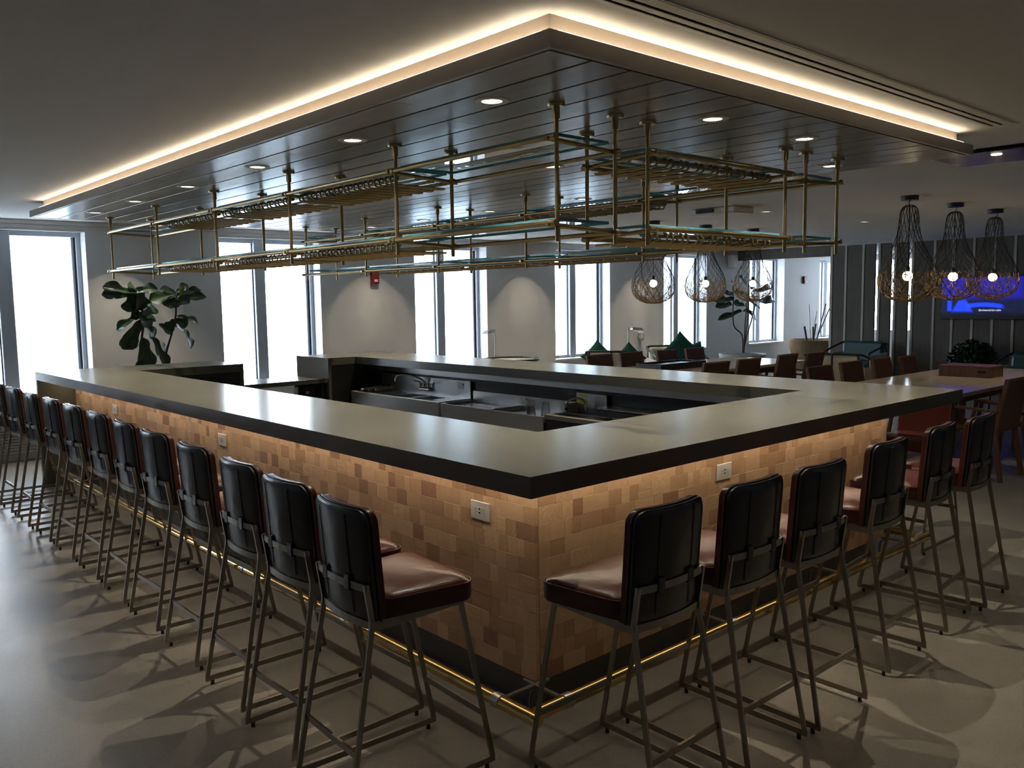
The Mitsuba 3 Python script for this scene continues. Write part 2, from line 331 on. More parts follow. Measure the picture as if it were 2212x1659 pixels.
# convector cover under the left windows
cv = thing('convector_cover', 'ribbed convector cover under the leftmost window', 'radiator')
put('body', box(-4.6, 1.3, YW - 0.115, YW - 0.013, 0.085, 0.46, 0.004), m_grille, cv)
for i in range(11):
    put('rib', box(-4.58, 1.28, YW - 0.128, YW - 0.1155, 0.105 + i * 0.031, 0.121 + i * 0.031), m_grille, cv)

# ================================================================== CEILING CANOPY
cn = thing('ceiling_canopy', 'lowered taupe plank canopy over the bar with a glowing cove', 'ceiling canopy')
sx0, sx1, sy0, sy1, ZT = 0.066, 3.531, -0.0466, 6.719, 2.523
put('rim', extr(sbox(sx0, sy0, sx1, sy1).difference(sbox(sx0 + 0.022, sy0 + 0.022, sx1 - 0.022, sy1 - 0.022)), ZC, ZT), m_trimtaupe, cn)
put('deck', box(sx0 + 0.022, sx1 - 0.022, sy0 + 0.022, sy1 - 0.022, ZC + 0.03, ZT - 0.002), m_groove, cn)
PX0, PW = 0.0918, 0.2028
for i in range(17):
    a, b = PX0 + i * PW + 0.0062, min(PX0 + (i + 1) * PW - 0.0062, sx1 - 0.024)
    cuts = [sy0 + 0.034] + sorted([((i * 1.37) % 2.6) + 0.9, ((i * 1.37) % 2.6) + 3.7]) + [sy1 - 0.03]
    for y0, y1 in zip(cuts[:-1], cuts[1:]):
        if y1 - y0 > 0.1: put('plank', box(a, b, y0 + 0.0008, y1 - 0.0008, ZC, ZC + 0.029, 0.0012), m_plank, cn)
put('upper_box', box(0.112, 3.408, 0.0, 6.42, ZT - 0.002, ZK - 0.0005), m_peach, cn, label='white upper face washed by the cove light')
put('cove_light', cat(box(0.112, 3.40, -0.042, -0.003, ZT, ZT + 0.004)), m_white, cn, emitter=area(WARM, COVE, 3.0), label='glowing cove strip')
put('cove_light', cat(box(0.071, 0.109, 0.0, 6.40, ZT, ZT + 0.004)), m_white, cn, emitter=area(WARM, COVE, 3.0), label='glowing cove strip')

# recessed downlights in the canopy
ring = lathe([(0.043, 0.0), (0.043, -0.0015), (0.050, -0.004), (0.070, -0.003), (0.074, 0.0)], 28)
disc = M(np.vstack([[(0.043 * math.cos(a), 0.043 * math.sin(a), 0) for a in np.arange(24) * PI / 12], [(0, 0, 0)]]), [(24, (i + 1) % 24, i) for i in range(24)])
ply_ring, ply_disc = mikit.ply(ring, m_white, 30), mikit.ply(disc, m_white)
def downlight(x, y, z, label, group, power, cut, beam, rad=5.0, aim=(0, 0, -1)):
    t = thing('recessed_downlight', label, 'ceiling light', group)
    put('trim_ring', ply_ring, None, t, to_world=at(x, y, z - 0.0005))
    put('lens', {**ply_disc, 'emitter': area(WARM, rad, 0.0)}, None, t, to_world=at(x, y, z - 0.0012))
    scene['spot_' + t] = {'type': 'spot', 'intensity': rgb(*(WARM * power)), 'cutoff_angle': float(cut), 'beam_width': float(beam),
                          'to_world': T().look_at(origin=[x, y, z - 0.006], target=[x + aim[0], y + aim[1], z - 0.006 + aim[2]], up=[0, 1, 0.01]), 'sampling_weight': 1.0}
for i, y in enumerate((0.644, 1.718, 2.79, 3.87, 4.94, 5.97)):
    downlight(0.41, y, ZC, f'round downlight along the left edge of the canopy, {ORD[i]} from the near corner', 'downlights in the canopy', SPOT, 46, 24)
for i, x in enumerate((1.432, 2.233)):
    downlight(x, 0.295, ZC, f'round downlight along the short right edge of the canopy, {ORD[i]} from the near corner', 'downlights in the canopy', SPOT, 46, 24)
for i, y in enumerate((0.683, 1.75, 2.82, 4.0, 5.02, 6.0)):
    downlight(3.235, y, ZC, f'round downlight along the far edge of the canopy, {ORD[i]} from the right', 'downlights in the canopy', SPOT, 46, 24)
downlight(1.83, 1.74, ZC, 'small round downlight in the middle of the canopy planks', 'downlights in the canopy', SPOT, 46, 24)
# downlights of the main ceiling: wall washers by the window piers and general ones; those out of view are added to raise ambient light
for x, n in ((1.25, 'above the leafy fig by the windows'), (4.66, 'over the pier between the second and third windows'), (7.57, 'over the pier with the first reading lamp'), (10.45, 'over the pier with the second reading lamp')):
    downlight(x, YW - 0.50, ZK, 'small recessed ceiling light ' + n, 'wall-washing ceiling lights', WASH, 42, 18, rad=3.0)
for x, y, n in ((6.63, 3.25, 'between the two pendant rows, nearer one'), (8.95, 3.26, 'between the two pendant rows, farther one'), (7.94, 1.0, 'behind the right-hand pendants'),
                (-1.7, 4.6, 'added out of view left of the bar, farther one'), (-1.9, 1.6, 'added out of view left of the bar, nearer one'), (1.2, -2.1, 'added out of view right of the bar, nearer one'), (3.6, -2.0, 'added out of view right of the bar, farther one'), (5.2, -0.6, 'added out of view beyond the right end of the bar')):
    downlight(x, y, ZK, 'small recessed ceiling light ' + n, 'downlights of the main ceiling', ROOM, 50, 25, rad=2.0)

# linear slot diffusers in the main ceiling
sd = thing('slot_diffuser', 'long twin-slot air diffuser in the ceiling beside the glowing cove', 'air vent')
put('frame', extr(sbox(-1.6, -0.325, 3.41, -0.185).difference(unary_union([sbox(-1.58, -0.222, 3.345, -0.205), sbox(-1.58, -0.268, 3.365, -0.25), sbox(-1.58, -0.318, 3.39, -0.314)])), ZK - 0.006, ZK - 0.0005), m_white, sd)
for y0, y1, xe in ((-0.222, -0.205, 3.345), (-0.268, -0.25, 3.365), (-0.318, -0.314, 3.39)):
    put('slot', box(-1.58, xe, y0, y1, ZK - 0.0022, ZK - 0.0006), m_groove, sd)
cp = thing('access_panel', 'dark glossy panel on the ceiling beyond the right end of the canopy', 'ceiling panel')
put('panel', box(4.16, 4.76, -1.0, 0.47, ZK - 0.022, ZK - 0.001, 0.004), m_dark, cp)
put('edge_slot', box(4.13, 4.159, -1.0, 0.16, ZK - 0.012, ZK - 0.001), m_groove, cp)
put('spot_lens', moved(lathe([(0, -0.004), (0.03, -0.004), (0.034, 0)], 18), 4.32, 0.10, ZK - 0.0225), m_white, cp, emitter=area(WARM, 8.0, 0.0))  # glowing disc stands in for a light reflected in the glossy panel
pj = thing('ceiling_projector', 'white ceiling unit with a dark lens above the far long table', 'projector')
put('housing', box(5.72, 6.08, 3.05, 3.6, ZK - 0.07, ZK - 0.001, 0.012), m_white, pj)
put('lens_slot', box(5.70, 5.7195, 3.3, 3.52, ZK - 0.055, ZK - 0.015, 0.004), m_black, pj)

# ================================================================== BAR
ct = thing('bar_countertop', 'continuous U-shaped dark stone bar top running around the bar', 'countertop')
ringp = unary_union([sbox(0, 0, WG, L), sbox(0, 0, W, WG), sbox(W - WG, 0, W, L), sbox(0, L - WG, X1, L), sbox(X2, L - WG, W, L)])
put('top', extr(ringp, H - TH, H), m_counter, ct)
put('end_panel', box(0, OV + 0.1, L - 0.05, L, 0, H - TH, 0.002), m_counter, ct)
put('end_panel', box(W - OV - 0.1, W, L - 0.05, L, 0, H - TH, 0.002), m_counter, ct)
put('return_end', extr(sbox(X1 - 0.035, L - WG, X1, L), 0, H - TH), m_counter, ct)
put('return_end', extr(sbox(X2, L - WG, X2 + 0.035, L), 0, H - TH), m_counter, ct)
gt = thing('gate_counter', 'lower counter leaf bridging the gap at the far left end of the bar', 'countertop')
put('leaf', box(X1 + 0.003, X2 - 0.003, L - WG + 0.01, L - 0.12, 0.812, 0.857, 0.003), m_counter, gt)
put('bracket', box(X2 - 0.06, X2 - 0.004, L - WG + 0.05, L - 0.16, 0.60, 0.811, 0.003), m_black, gt)

bb = thing('bar_cabinet', 'bar front clad in end-grain wood blocks above a dark recessed kick', 'bar')
ZB, ZTB = 0.146, H - TH - 0.001
D = 0.015
XE = 3.31
put('core', box(OV + D, OV + 0.14, OV + D, L - 0.052, ZB, ZTB), m_dark, bb)
put('core', box(OV + 0.1405, XE - D, OV + D, OV + 0.14, ZB, ZTB), m_dark, bb)
put('core', box(XE - 0.09, XE - D, OV + 0.1405, L - 0.052, ZB, ZTB), m_dark, bb)
put('toe_kick', extr(unary_union([sbox(OV + 0.05, OV + 0.05, OV + 0.13, L - 0.06), sbox(OV + 0.05, OV + 0.05, XE - 0.05, OV + 0.13), sbox(XE - 0.085, OV + 0.05, XE - 0.05, L - 0.06)]), 0, ZB - 0.001), m_kick, bb)
put('back_board', box(OV + 0.1402, X1 - 0.036, L - WG + 0.003, L - WG + 0.03, 0.0, ZTB), m_black, bb, label='black inner face of the return')
put('back_board', box(X2 + 0.036, XE - 0.0905, L - WG + 0.003, L - WG + 0.03, 0.0, ZTB), m_black, bb, label='black inner face of the return')
put('speed_rail', box(XE - 0.102, XE - 0.0905, WG + 0.05, L - WG - 0.01, 0.905, ZTB - 0.005, 0.002), m_stain, bb, label='stainless rail under the counter')
# end-grain blocks: left face, right face, far face
def block(face, s0, s1, z0, z1, proud, rs):
    e, dd = 0.0012, D + proud
    if face == 'L': P = lambda s, z, d: (OV + D - d, s, z)
    elif face == 'R': P = lambda s, z, d: (s, OV + D - d, z)
    else: P = lambda s, z, d: (XE - D + d, s, z)
    v = [P(s, z, dd) for s, z in ((s0 + e, z0 + e), (s1 - e, z0 + e), (s1 - e, z1 - e), (s0 + e, z1 - e))] + [P(s, z, dd - e) for s, z in ((s0, z0), (s1, z0), (s1, z1), (s0, z1))] + [P(s, z, 0) for s, z in ((s0, z0), (s1, z0), (s1, z1), (s0, z1))]
    F = [(0, 1, 2), (0, 2, 3)]
    for b in (0, 4):
        for i in range(4):
            j = (i + 1) % 4; F += [(b + i, b + 4 + i, b + 4 + j), (b + i, b + 4 + j, b + j)]
    if face == 'L': F = [f[::-1] for f in F]
    if face == 'F': pass
    key = rs.randrange(1, 4000)
    cx, cz = rs.uniform(-0.12, 0.12), rs.uniform(-0.16, 0.03)
    uv = []
    for i in range(12):
        s, z = [(s0, z0), (s1, z0), (s1, z1), (s0, z1)][i % 4]
        uv.append((100.0 * key + (s - (s0 + s1) / 2) - cx, (z - (z0 + z1) / 2) - cz))
    return M(v, F), np.array(uv)
rs = random.Random(5)
blocks = []
NR = 12; RH = (ZTB - ZB) / NR
for face, a, b in (('L', OV, L - 0.053), ('R', OV + D + 0.002, XE - 0.0005), ('F', OV + D + 0.003, L - 0.053)):
    for r in range(NR):
        s = a - (0 if r % 2 else 0.0)
        while s < b - 1e-6:
            w = rs.choice([0.045, 0.055, 0.065, 0.08, 0.095, 0.11, 0.13])
            e = s + w
            if b - e < 0.04: e = b
            pr = rs.uniform(0, 0.0012) if face != 'F' else 0
            mu = block(face, s, min(e, b), ZB + r * RH, ZB + (r + 1) * RH, pr, rs)
            c = mu[0].vertices.mean(0)
            blocks.append((np.linalg.norm(c - CAM) + (50 if face == 'F' else 0), mu)); s = e
blocks.sort(key=lambda t: t[0])
for _, (m_, uv_) in blocks[:300]:
    put('end_grain_block', m_, m_grain, bb, uv=uv_)
rest = blocks[300:]
put('end_grain_cladding', cat([b_[1][0] for b_ in rest]), m_grain, bb, uv=np.vstack([b_[1][1] for b_ in rest]), kind='stuff', label='many more end-grain wood blocks farther along the bar')
# LED strips in the corner between cladding and counter
put('light_strip', box(OV - 0.135, OV - 0.075, OV - 0.135, L - 0.06, ZTB - 0.006, ZTB - 0.001), m_white, bb, emitter=area(WARM * (1, 1.0, 1.02), UNDER, 3.0), label='warm light strip under the counter')
put('light_strip', box(OV - 0.0745, XE - 0.01, OV - 0.135, OV - 0.075, ZTB - 0.006, ZTB - 0.001), m_white, bb, emitter=area(WARM * (1, 1.0, 1.02), UNDER, 3.0), label='warm light strip under the counter')

# outlets on the cladding
def outlet(face, s, z, label, usb=True):
    t = thing('power_outlet', label, 'power outlet', 'outlets on the wood cladding')
    w, h = 0.122, 0.078
    if face == 'L': f = lambda a0, a1, b0, b1, d0, d1, c=0: box(OV - 0.002 - d1, OV - 0.002 - d0, s + a0, s + a1, z + b0, z + b1, c)
    else: f = lambda a0, a1, b0, b1, d0, d1, c=0: box(s + a0, s + a1, OV - 0.002 - d1, OV - 0.002 - d0, z + b0, z + b1, c)
    put('plate', f(-w / 2, w / 2, -h / 2, h / 2, 0, 0.007, 0.002), m_plastic, t)
    put('insert', f(-0.034, 0.034, -0.018, 0.018, 0.0071, 0.0085, 0.0006), m_plastic, t)
    for k in (-1, 1):
        put('usb_port', f(-0.006, 0.006, k * 0.008 - 0.003, k * 0.008 + 0.003, 0.0086, 0.0090), m_black, t)
    put('sockets', cat([f(q * 0.022 - 0.004, q * 0.022 + 0.004, k * 0.0065 - 0.001, k * 0.0065 + 0.001, 0.0086, 0.0090) for q in (-1, 1) for k in (-1, 1)] + [f(q - 0.0018, q + 0.0018, -0.0018, 0.0018, 0.0086, 0.0090) for q in (-0.012, 0.029)]), m_kick, t)
outlet('L', 0.644, 0.786, 'white outlet plate on the left bar front nearest the corner')
outlet('L', 3.254, 0.788, 'white outlet plate midway along the long left bar front')
outlet('L', 5.416, 0.797, 'white outlet plate near the far left end of the bar front')
outlet('R', 1.569, 0.816, 'white outlet plate on the short right-hand bar front')

# foot rails
def rail(name, p0, p1, wallpt, label, brk):
    t = thing(name, label, 'foot rail', 'brass foot rails')
    p0, p1 = np.array(p0), np.array(p1)
    put('tube', cyl(p0, p1, 0.0255, 20), m_brasshi, t, smooth=40)
    d = (p1 - p0) / np.linalg.norm(p1 - p0); inn = np.array(wallpt)
    for q in brk:
        c = p0 + d * q
        k = put('bracket', cat(cyl(c + (0, 0, 0), c + inn, 0.010, 10), tube(spline([c + inn * 0.6, c + inn * 0.8 + (0, 0, -0.03), c + inn * 0.85 + (0, 0, -0.10)], 4), 0.008, 8)), m_kick, t, smooth=40)
        put('collar', cyl(c - d * 0.02, c + d * 0.02, 0.029, 20), m_stain, k, smooth=40)
ZR = 0.15
rail('foot_rail', (0.10, 0.08, ZR), (0.10, 6.5, ZR), (0.262, 0, 0), 'brass foot rail along the long left side of the bar', (0.22, 1.33, 2.44, 3.55, 4.66, 5.77))
rail('foot_rail', (0.128, 0.125, ZR), (3.53, 0.125, ZR), (0, 0.237, 0), 'brass foot rail along the short right-hand side of the bar', (0.16, 1.25, 2.3, 3.15))
rail('foot_rail', (3.47, 0.20, ZR), (3.47, 6.5, ZR), (-0.215, 0, 0), 'brass foot rail along the far side of the bar', (0.3, 1.5, 2.7, 3.9, 5.1, 6.0))

# ------------------------------------------------------------------ equipment inside the bar
XB = XE - 0.103   # face of the inner wall
def sticker(x, y, z, label):
    t = thing('rating_sticker', label, 'sticker', 'white stickers on the sink backs')
    put('paper', box(x - 0.0012, x, y - 0.055, y + 0.055, z - 0.032, z + 0.032), m_label, t)
    put('mark', box(x - 0.0018, x - 0.0013, y - 0.048, y - 0.030, z + 0.006, z + 0.024), m_kick, t)
sk = thing('sink_unit', 'stainless three-bowl sink unit with a tall back splash inside the bar', 'sink')
ys0, ys1, xs0 = 4.27, 5.81, 2.80
bowls = [sbox(2.88, y0, 3.13, y0 + 0.26) for y0 in (4.56, 4.88, 5.20)]
rb = unary_union([g.buffer(-0.05).buffer(0.05) for g in bowls])
put('deck', extr(sbox(xs0, ys0, XB - 0.02, ys1).difference(rb), 0.700, 0.712), m_stain, sk)
put('front_apron', box(xs0, xs0 + 0.01, ys0, ys1, 0.42, 0.718, 0.002), m_stain, sk)
put('end_rim', cat(box(xs0 + 0.0105, XB - 0.02, ys1 - 0.012, ys1, 0.60, 0.722, 0.002), box(xs0 + 0.0105, XB - 0.02, ys0, ys0 + 0.012, 0.60, 0.722, 0.002)), m_stain, sk)
put('back_splash', box(XB - 0.02, XB - 0.002, ys0, ys1, 0.60, 0.888, 0.002), m_stain, sk)
for g in bowls:
    o = g.buffer(-0.05).buffer(0.05)
    put('bowl', cat(extr(o.buffer(0.002).difference(o), 0.46, 0.7005), extr(o.buffer(0.002), 0.452, 0.46)), m_stain, sk)
fc = thing('sink_faucet', 'chrome wall faucet with a long swan spout on the sink splash', 'faucet')
FX, FY, FZ = XB - 0.045, 4.97, 0.795
put('body', cat(box(FX - 0.02, XB - 0.0205, FY - 0.09, FY + 0.09, FZ - 0.045, FZ - 0.005, 0.012), cyl((FX, FY, FZ - 0.02), (FX, FY, FZ + 0.03), 0.016, 14), cyl((FX, FY - 0.07, FZ), (FX, FY - 0.07, FZ + 0.035), 0.016, 12), cyl((FX, FY + 0.07, FZ), (FX, FY + 0.07, FZ + 0.035), 0.016, 12)), m_chrome, fc, smooth=35)
put('spout', tube(spline([(FX, FY, FZ + 0.03), (FX - 0.03, FY + 0.03, FZ + 0.075), (FX - 0.11, FY + 0.14, FZ + 0.115), (FX - 0.17, FY + 0.24, FZ + 0.105), (FX - 0.185, FY + 0.265, FZ + 0.045)], 7), 0.0095, 10), m_chrome, fc, smooth=50)
for q in (-1, 1): put('handle', cyl((FX - 0.01, FY + q * 0.06, FZ + 0.042), (FX - 0.05, FY + q * 0.12, FZ + 0.052), 0.007, 10), m_chrome, fc, smooth=40)
oh = thing('overflow_tubes', 'bundle of pale sink overflow tubes lying at the far end of the sink', 'tubes')
for i in range(3): put('tube', cyl((2.86 + 0.05 * i, 5.70 - 0.06 * i, 0.735), (3.14 + 0.02 * i, 5.74 - 0.09 * i, 0.745), 0.014, 10), m_cream, oh, smooth=40)
for i in range(2): put('cap', cyl((3.141 + 0.02 * i, 5.742 - 0.09 * i, 0.745), (3.19 + 0.02 * i, 5.75 - 0.09 * i, 0.748), 0.022, 10), m_black, oh, smooth=40)
sticker(XB - 0.0205, 4.42, 0.835, 'white printed sticker on the tall sink splash')
db = thing('drainboard_unit', 'stainless drainboard unit with a low splash between the sink and the ice bin', 'drainboard')
yd0, yd1 = 2.87, 4.235
put('front_apron', box(xs0, xs0 + 0.01, yd0, yd1, 0.40, 0.716, 0.002), m_stain, db)
put('tray', cat(box(xs0 + 0.0105, XB - 0.021, yd0, yd1, 0.668, 0.676), box(xs0 + 0.0105, XB - 0.021, yd1 - 0.014, yd1, 0.677, 0.716, 0.002), box(xs0 + 0.0105, XB - 0.021, 3.56, 3.585, 0.677, 0.716, 0.002), box(xs0 + 0.0105, XB - 0.021, yd0, yd0 + 0.014, 0.677, 0.716, 0.002)), m_stain, db)
put('perforated_insert', extr(sbox(xs0 + 0.05, 3.62, XB - 0.05, 4.18).difference(unary_union([sbox(xs0 + 0.07 + 0.03 * i, 3.66, xs0 + 0.084 + 0.03 * i, 4.14) for i in range(10)])), 0.684, 0.69), m_stain, db)
put('back_splash', box(XB - 0.02, XB - 0.002, yd0, yd1, 0.60, 0.803, 0.002), m_stain, db)
sticker(XB - 0.0205, 3.52, 0.762, 'white printed sticker on the low splash between sink and glasses')
sticker(XB - 0.0205, 3.0, 0.742, 'white printed sticker on the low splash beside the small tap')
def tumbler(x, y, label):
    prof = [(0.0, 0.150), (0.026, 0.150), (0.029, 0.146), (0.041, 0.004), (0.040, 0.0), (0.038, 0.004), (0.0265, 0.136), (0.0, 0.138)]
    single('drinking_glass', moved(lathe(prof[::-1], 24), x, y, 0.6765), m_tumbler, label, 'glass', 'upturned glasses on the drainboard', smooth=30)
tumbler(2.98, 3.20, 'clear tumbler upside down on the drainboard, left of two')
tumbler(2.95, 2.99, 'clear tumbler upside down on the drainboard, right of two')
bs = thing('hand_sink_splash', 'small stainless splash with a yellow label behind the little tap', 'sink splash')
put('splash', box(XB - 0.02, XB - 0.002, 2.53, 2.868, 0.60, 0.884, 0.002), m_stain, bs)
put('side', box(XB - 0.16, XB - 0.0205, 2.853, 2.868, 0.60, 0.80, 0.002), m_stain, bs)
put('yellow_label', cat(box(XB - 0.0216, XB - 0.0205, 2.74, 2.86, 0.79, 0.83), box(XB - 0.0216, XB - 0.0205, 2.74, 2.85, 0.845, 0.87)), m_yellow, bs)
put('white_label', box(XB - 0.0216, XB - 0.0205, 2.56, 2.66, 0.815, 0.865), m_label, bs)
tp = thing('small_tap', 'small chrome gooseneck tap over the ice bin', 'faucet')
put('neck', tube(spline([(3.12, 2.70, 0.70), (3.12, 2.70, 0.80), (3.09, 2.72, 0.845), (3.05, 2.77, 0.85), (3.02, 2.81, 0.82), (3.015, 2.815, 0.775)], 6), 0.010, 10), m_chrome, tp, smooth=50)
put('aerator', cyl((3.015, 2.815, 0.776), (3.014, 2.816, 0.755), 0.013, 12), m_black, tp, smooth=40)
ib = thing('ice_bin', 'black ice bin with a glass sliding lid inside the bar', 'ice bin')
put('body', box(2.82, XB - 0.17, 1.62, 2.852, 0.30, 0.70, 0.006), m_dark, ib)
put('rim', extr(sbox(2.80, 1.60, XB - 0.165, 2.852).difference(sbox(2.86, 1.68, XB - 0.21, 2.79)), 0.701, 0.735), m_kick, ib)
put('lid', box(2.862, XB - 0.212, 1.682, 2.788, 0.722, 0.73, 0.001), m_black, ib)
put('knob', cyl((2.93, 2.28, 0.7305), (2.93, 2.28, 0.75), 0.026, 18), m_black, ib, smooth=40)
put('name_plate', box(2.816, 2.8195, 2.40, 2.72, 0.60, 0.64), m_kick, ib)
bx = thing('bottle_cooler', 'low black cooler with a steel top along the inner wall of the bar', 'cooler')
put('body', box(XB - 0.158, XB - 0.004, 1.0, 2.50, 0.30, 0.785, 0.006), m_black, bx)
put('top', box(XB - 0.164, XB - 0.004, 0.98, 2.51, 0.7855, 0.80, 0.003), m_stain, bx)
tb = thing('hand_tool_pouch', 'black pouch hanging under the lower counter leaf', 'pouch')
put('bag', box(2.33, 2.54, 6.05, 6.2, 0.63, 0.805, 0.03), m_black, tb)
put('buckle', box(2.40, 2.44, 6.044, 6.0495, 0.70, 0.73, 0.002), m_chrome, tb)

# ================================================================== BAR STOOLS
def stool_parts():
    fw, kz, kx = 0.165, 0.632, 0.02
    sx = lambda x, y, s: (x, y * s)
    # seat
    base = rrect(0.35, 0.40, 0.055, 7)
    base = np.stack([base[:, 0] + 0.225, base[:, 1] * (1 + 0.10 * (base[:, 0]) / 0.175)], 1)
    c = np.array([0.225, 0.0])
    prof = [(0.985, 0.646), (1.0, 0.652), (1.012, 0.675), (1.006, 0.700), (0.992, 0.708), (0.97, 0.716), (0.90, 0.724), (0.75, 0.732), (0.5, 0.737), (0.2, 0.739)]
    rings = [np.column_stack([c + (base - c) * s, np.full(len(base), z)]) for s, z in prof]
    seat = loft(rings)
    rim = np.column_stack([c + (base - c) * 1.006, np.full(len(base), 0.707)])
    piping = tube(rim, 0.0042, 6, closed=True)
    # back rest: curved slab, rounded top corners
    def bent(y): return -0.030 * (1 - (y / 0.172) ** 2)
    def lean(z): return 0.020 - 0.028 * (z - 0.632) / 0.376
    def slab(d0, d1, inset, bulge):
        zb, zt, hw, r = 0.640 + inset, 1.008 - inset, 0.172 - inset, 0.042
        out = [(-hw, zb)] + [(-hw, zb + (zt - r - zb) * t) for t in (0.33, 0.66, 1.0)] + [(-hw + r - r * math.cos(a), zt - r + r * math.sin(a)) for a in np.linspace(0.3, PI / 2, 5)]
        out += [(y, zt) for y in np.linspace(-hw + r, hw - r, 9)[1:-1]]
        out += [(-y, z) for y, z in out[:9][::-1]]
        out += [(y, zb) for y in np.linspace(hw, -hw, 11)[1:-1]]
        out = np.array(out); cen = np.array([0, 0.82])
        def ringat(s, d):
            q = cen + (out - cen) * s
            return np.array([(bent(y) + lean(z) + d, y, z) for y, z in q])
        seq = [(0.12, d0 - bulge), (0.45, d0 - bulge), (0.8, d0 - bulge * 0.6), (0.95, d0 - bulge * 0.15), (1.0, d0 + 0.006), (1.0, d1 - 0.006), (0.95, d1 + bulge * 0.2), (0.8, d1 + bulge * 0.7), (0.45, d1 + bulge), (0.12, d1 + bulge)]
        m = loft([ringat(s, d) for s, d in seq]); m.invert(); return m, np.array([(bent(y) + lean(z) + d0 + 0.003, y, z) for y, z in out])
    front, _ = slab(0.026, 0.058, 0.0, 0.008)
    rear, edge = slab(0.006, 0.0258, 0.0, 0.002)
    bpipe = tube(edge + (0.019, 0, 0), 0.0042, 6, closed=True)
    seams = cat([tube([(bent(q) + lean(z) + 0.0025, q, z) for z in np.linspace(0.66, 0.99, 8)], 0.0016, 5) for q in (-0.085, 0.085)])
    straps = [cat(box(-0.004 + bent(q) * 0.72, 0.022 + bent(q), q - 0.017, q + 0.017, 0.736, 0.786, 0.003)) for q in (-0.075, 0.075)]
    # frame: flat steel
    fb = lambda p0, p1, w=0.010, h=0.024, side=(0, 1, 0): bar(p0, p1, w, h, side)
    ups, sleds, flegs, rlegs, rails_ = [], [], [], [], []
    for s in (-1, 1):
        y = s * fw
        ups.append(fb((kx, y, kz), (0.0, y, 0.768), 0.010, 0.018))
        v = [(kx - 0.012, y - 0.006, kz + 0.012), (kx + 0.345, y * 1.10 - 0.006, kz + 0.012), (kx + 0.345, y * 1.10 - 0.006, kz - 0.002), (kx + 0.06, y - 0.006, kz - 0.020), (kx - 0.012, y - 0.006, kz - 0.020)]
        v = np.array(v); v2 = v + (0, 0.010, 0)
        rails_.append(trimesh.convex.convex_hull(np.vstack([v, v2])))
        flegs.append(fb((0.355, y * 1.10, kz), (0.475, y * 1.14, 0.040), 0.009, 0.018))
        rlegs.append(fb((kx - 0.002, y, kz), (-0.092, y * 1.14, 0.040), 0.009, 0.018))
        sleds.append(fb((-0.101, y * 1.14, 0.030), (0.484, y * 1.14, 0.030), 0.009, 0.022))
    arc = lambda z, x0: [(x0 + bent(y) * 0.72, y, z) for y in np.linspace(-fw - 0.006, fw + 0.006, 9)]
    def strip(P, h, t):
        return cat([bar(P[i], P[i + 1], t, h, (P[i + 1][1] - P[i][1], -(P[i + 1][0] - P[i][0]), 0) if False else np.cross(np.subtract(P[i + 1], P[i]), (0, 0, 1))) for i in range(len(P) - 1)])
    top_bar = strip(arc(0.757, 0.003), 0.024, 0.008)
    low_bar = strip(arc(0.630, 0.020), 0.026, 0.008)
    fs = lambda x, z: fb((x, -fw * 1.13, z), (x, fw * 1.13, z), 0.022, 0.009, (0, 0, 1))
    foot = fs(0.437, 0.212); rstr = fs(-0.056, 0.222)
    gl = [cyl((x, s * fw * 1.14, 0.0), (x, s * fw * 1.14, 0.0188), 0.008, 8) for x in (-0.07, 0.45) for s in (-1, 1)]
    P = lambda m, b, sm=False: mikit.ply(m, b, sm)
    parts = [('seat', P(seat, m_leather, 40), [('piping', P(piping, m_leather, 60), None)], None),
             ('backrest', P(front, m_leather, 40), [('piping', P(bpipe, m_backlth, 60), None), ('rear_panel', P(rear, m_backlth, 40), 'black leather rear of the backrest'), ('seam', P(seams, m_backlth, 60), None)], None)]
    for s in straps: parts.append(('strap', P(s, m_backlth), [], 'black strap around the frame'))
    for s in range(2):
        parts += [('upright', P(ups[s], m_frame), [], None), ('seat_rail', P(rails_[s], m_frame), [], None), ('leg', P(flegs[s], m_frame), [], None), ('leg', P(rlegs[s], m_frame), [], None), ('sled_bar', P(sleds[s], m_frame), [], None)]
    parts += [('back_bar', P(top_bar, m_frame), [], None), ('lower_back_bar', P(low_bar, m_frame), [], None), ('footrest', P(foot, m_frame), [], None), ('stretcher', P(rstr, m_frame), [], None)]
    for g in gl: parts.append(('glide', P(g, m_black), [], None))
    return parts
STOOL = stool_parts()
left_row = [(-0.51, 0.38, -2.5), (-0.475, 0.85, 1), (-0.445, 1.33, -1), (-0.42, 1.885, 0), (-0.40, 2.45, 1.5), (-0.385, 2.98, -1), (-0.37, 3.53, 0), (-0.365, 4.09, 1), (-0.36, 4.65, 0), (-0.365, 5.22, -1), (-0.365, 5.81, 1), (-0.37, 6.34, 0)]
for i, (x, y, a) in enumerate(left_row):
    t = thing('bar_stool', f'oxblood bar stool on the long left side, {ORD[i]} from the near corner', 'bar stool', 'bar stools on the long left side')
    place(STOOL, t, at(x, y, 0, a))
right_row = [(0.245, -0.40, 90), (0.735, -0.405, 90), (1.185, -0.42, 90), (1.868, -0.372, 91), (2.505, -0.345, 95), (2.985, -0.36, 93)]
for i, (x, y, a) in enumerate(right_row):
    t = thing('bar_stool', f'oxblood bar stool on the short right-hand side, {ORD[i]} from the near corner', 'bar stool', 'bar stools on the short right-hand side')
    place(STOOL, t, at(x, y, 0, a))
for i, (x, y) in enumerate(((4.02, 0.36), (4.03, 1.0), (4.02, 1.65))):
    t = thing('bar_stool', f'oxblood bar stool at the far side of the bar, {ORD[i]} from its right end', 'bar stool', 'bar stools on the far side')
    place(STOOL, t, at(x, y, 0, 180))

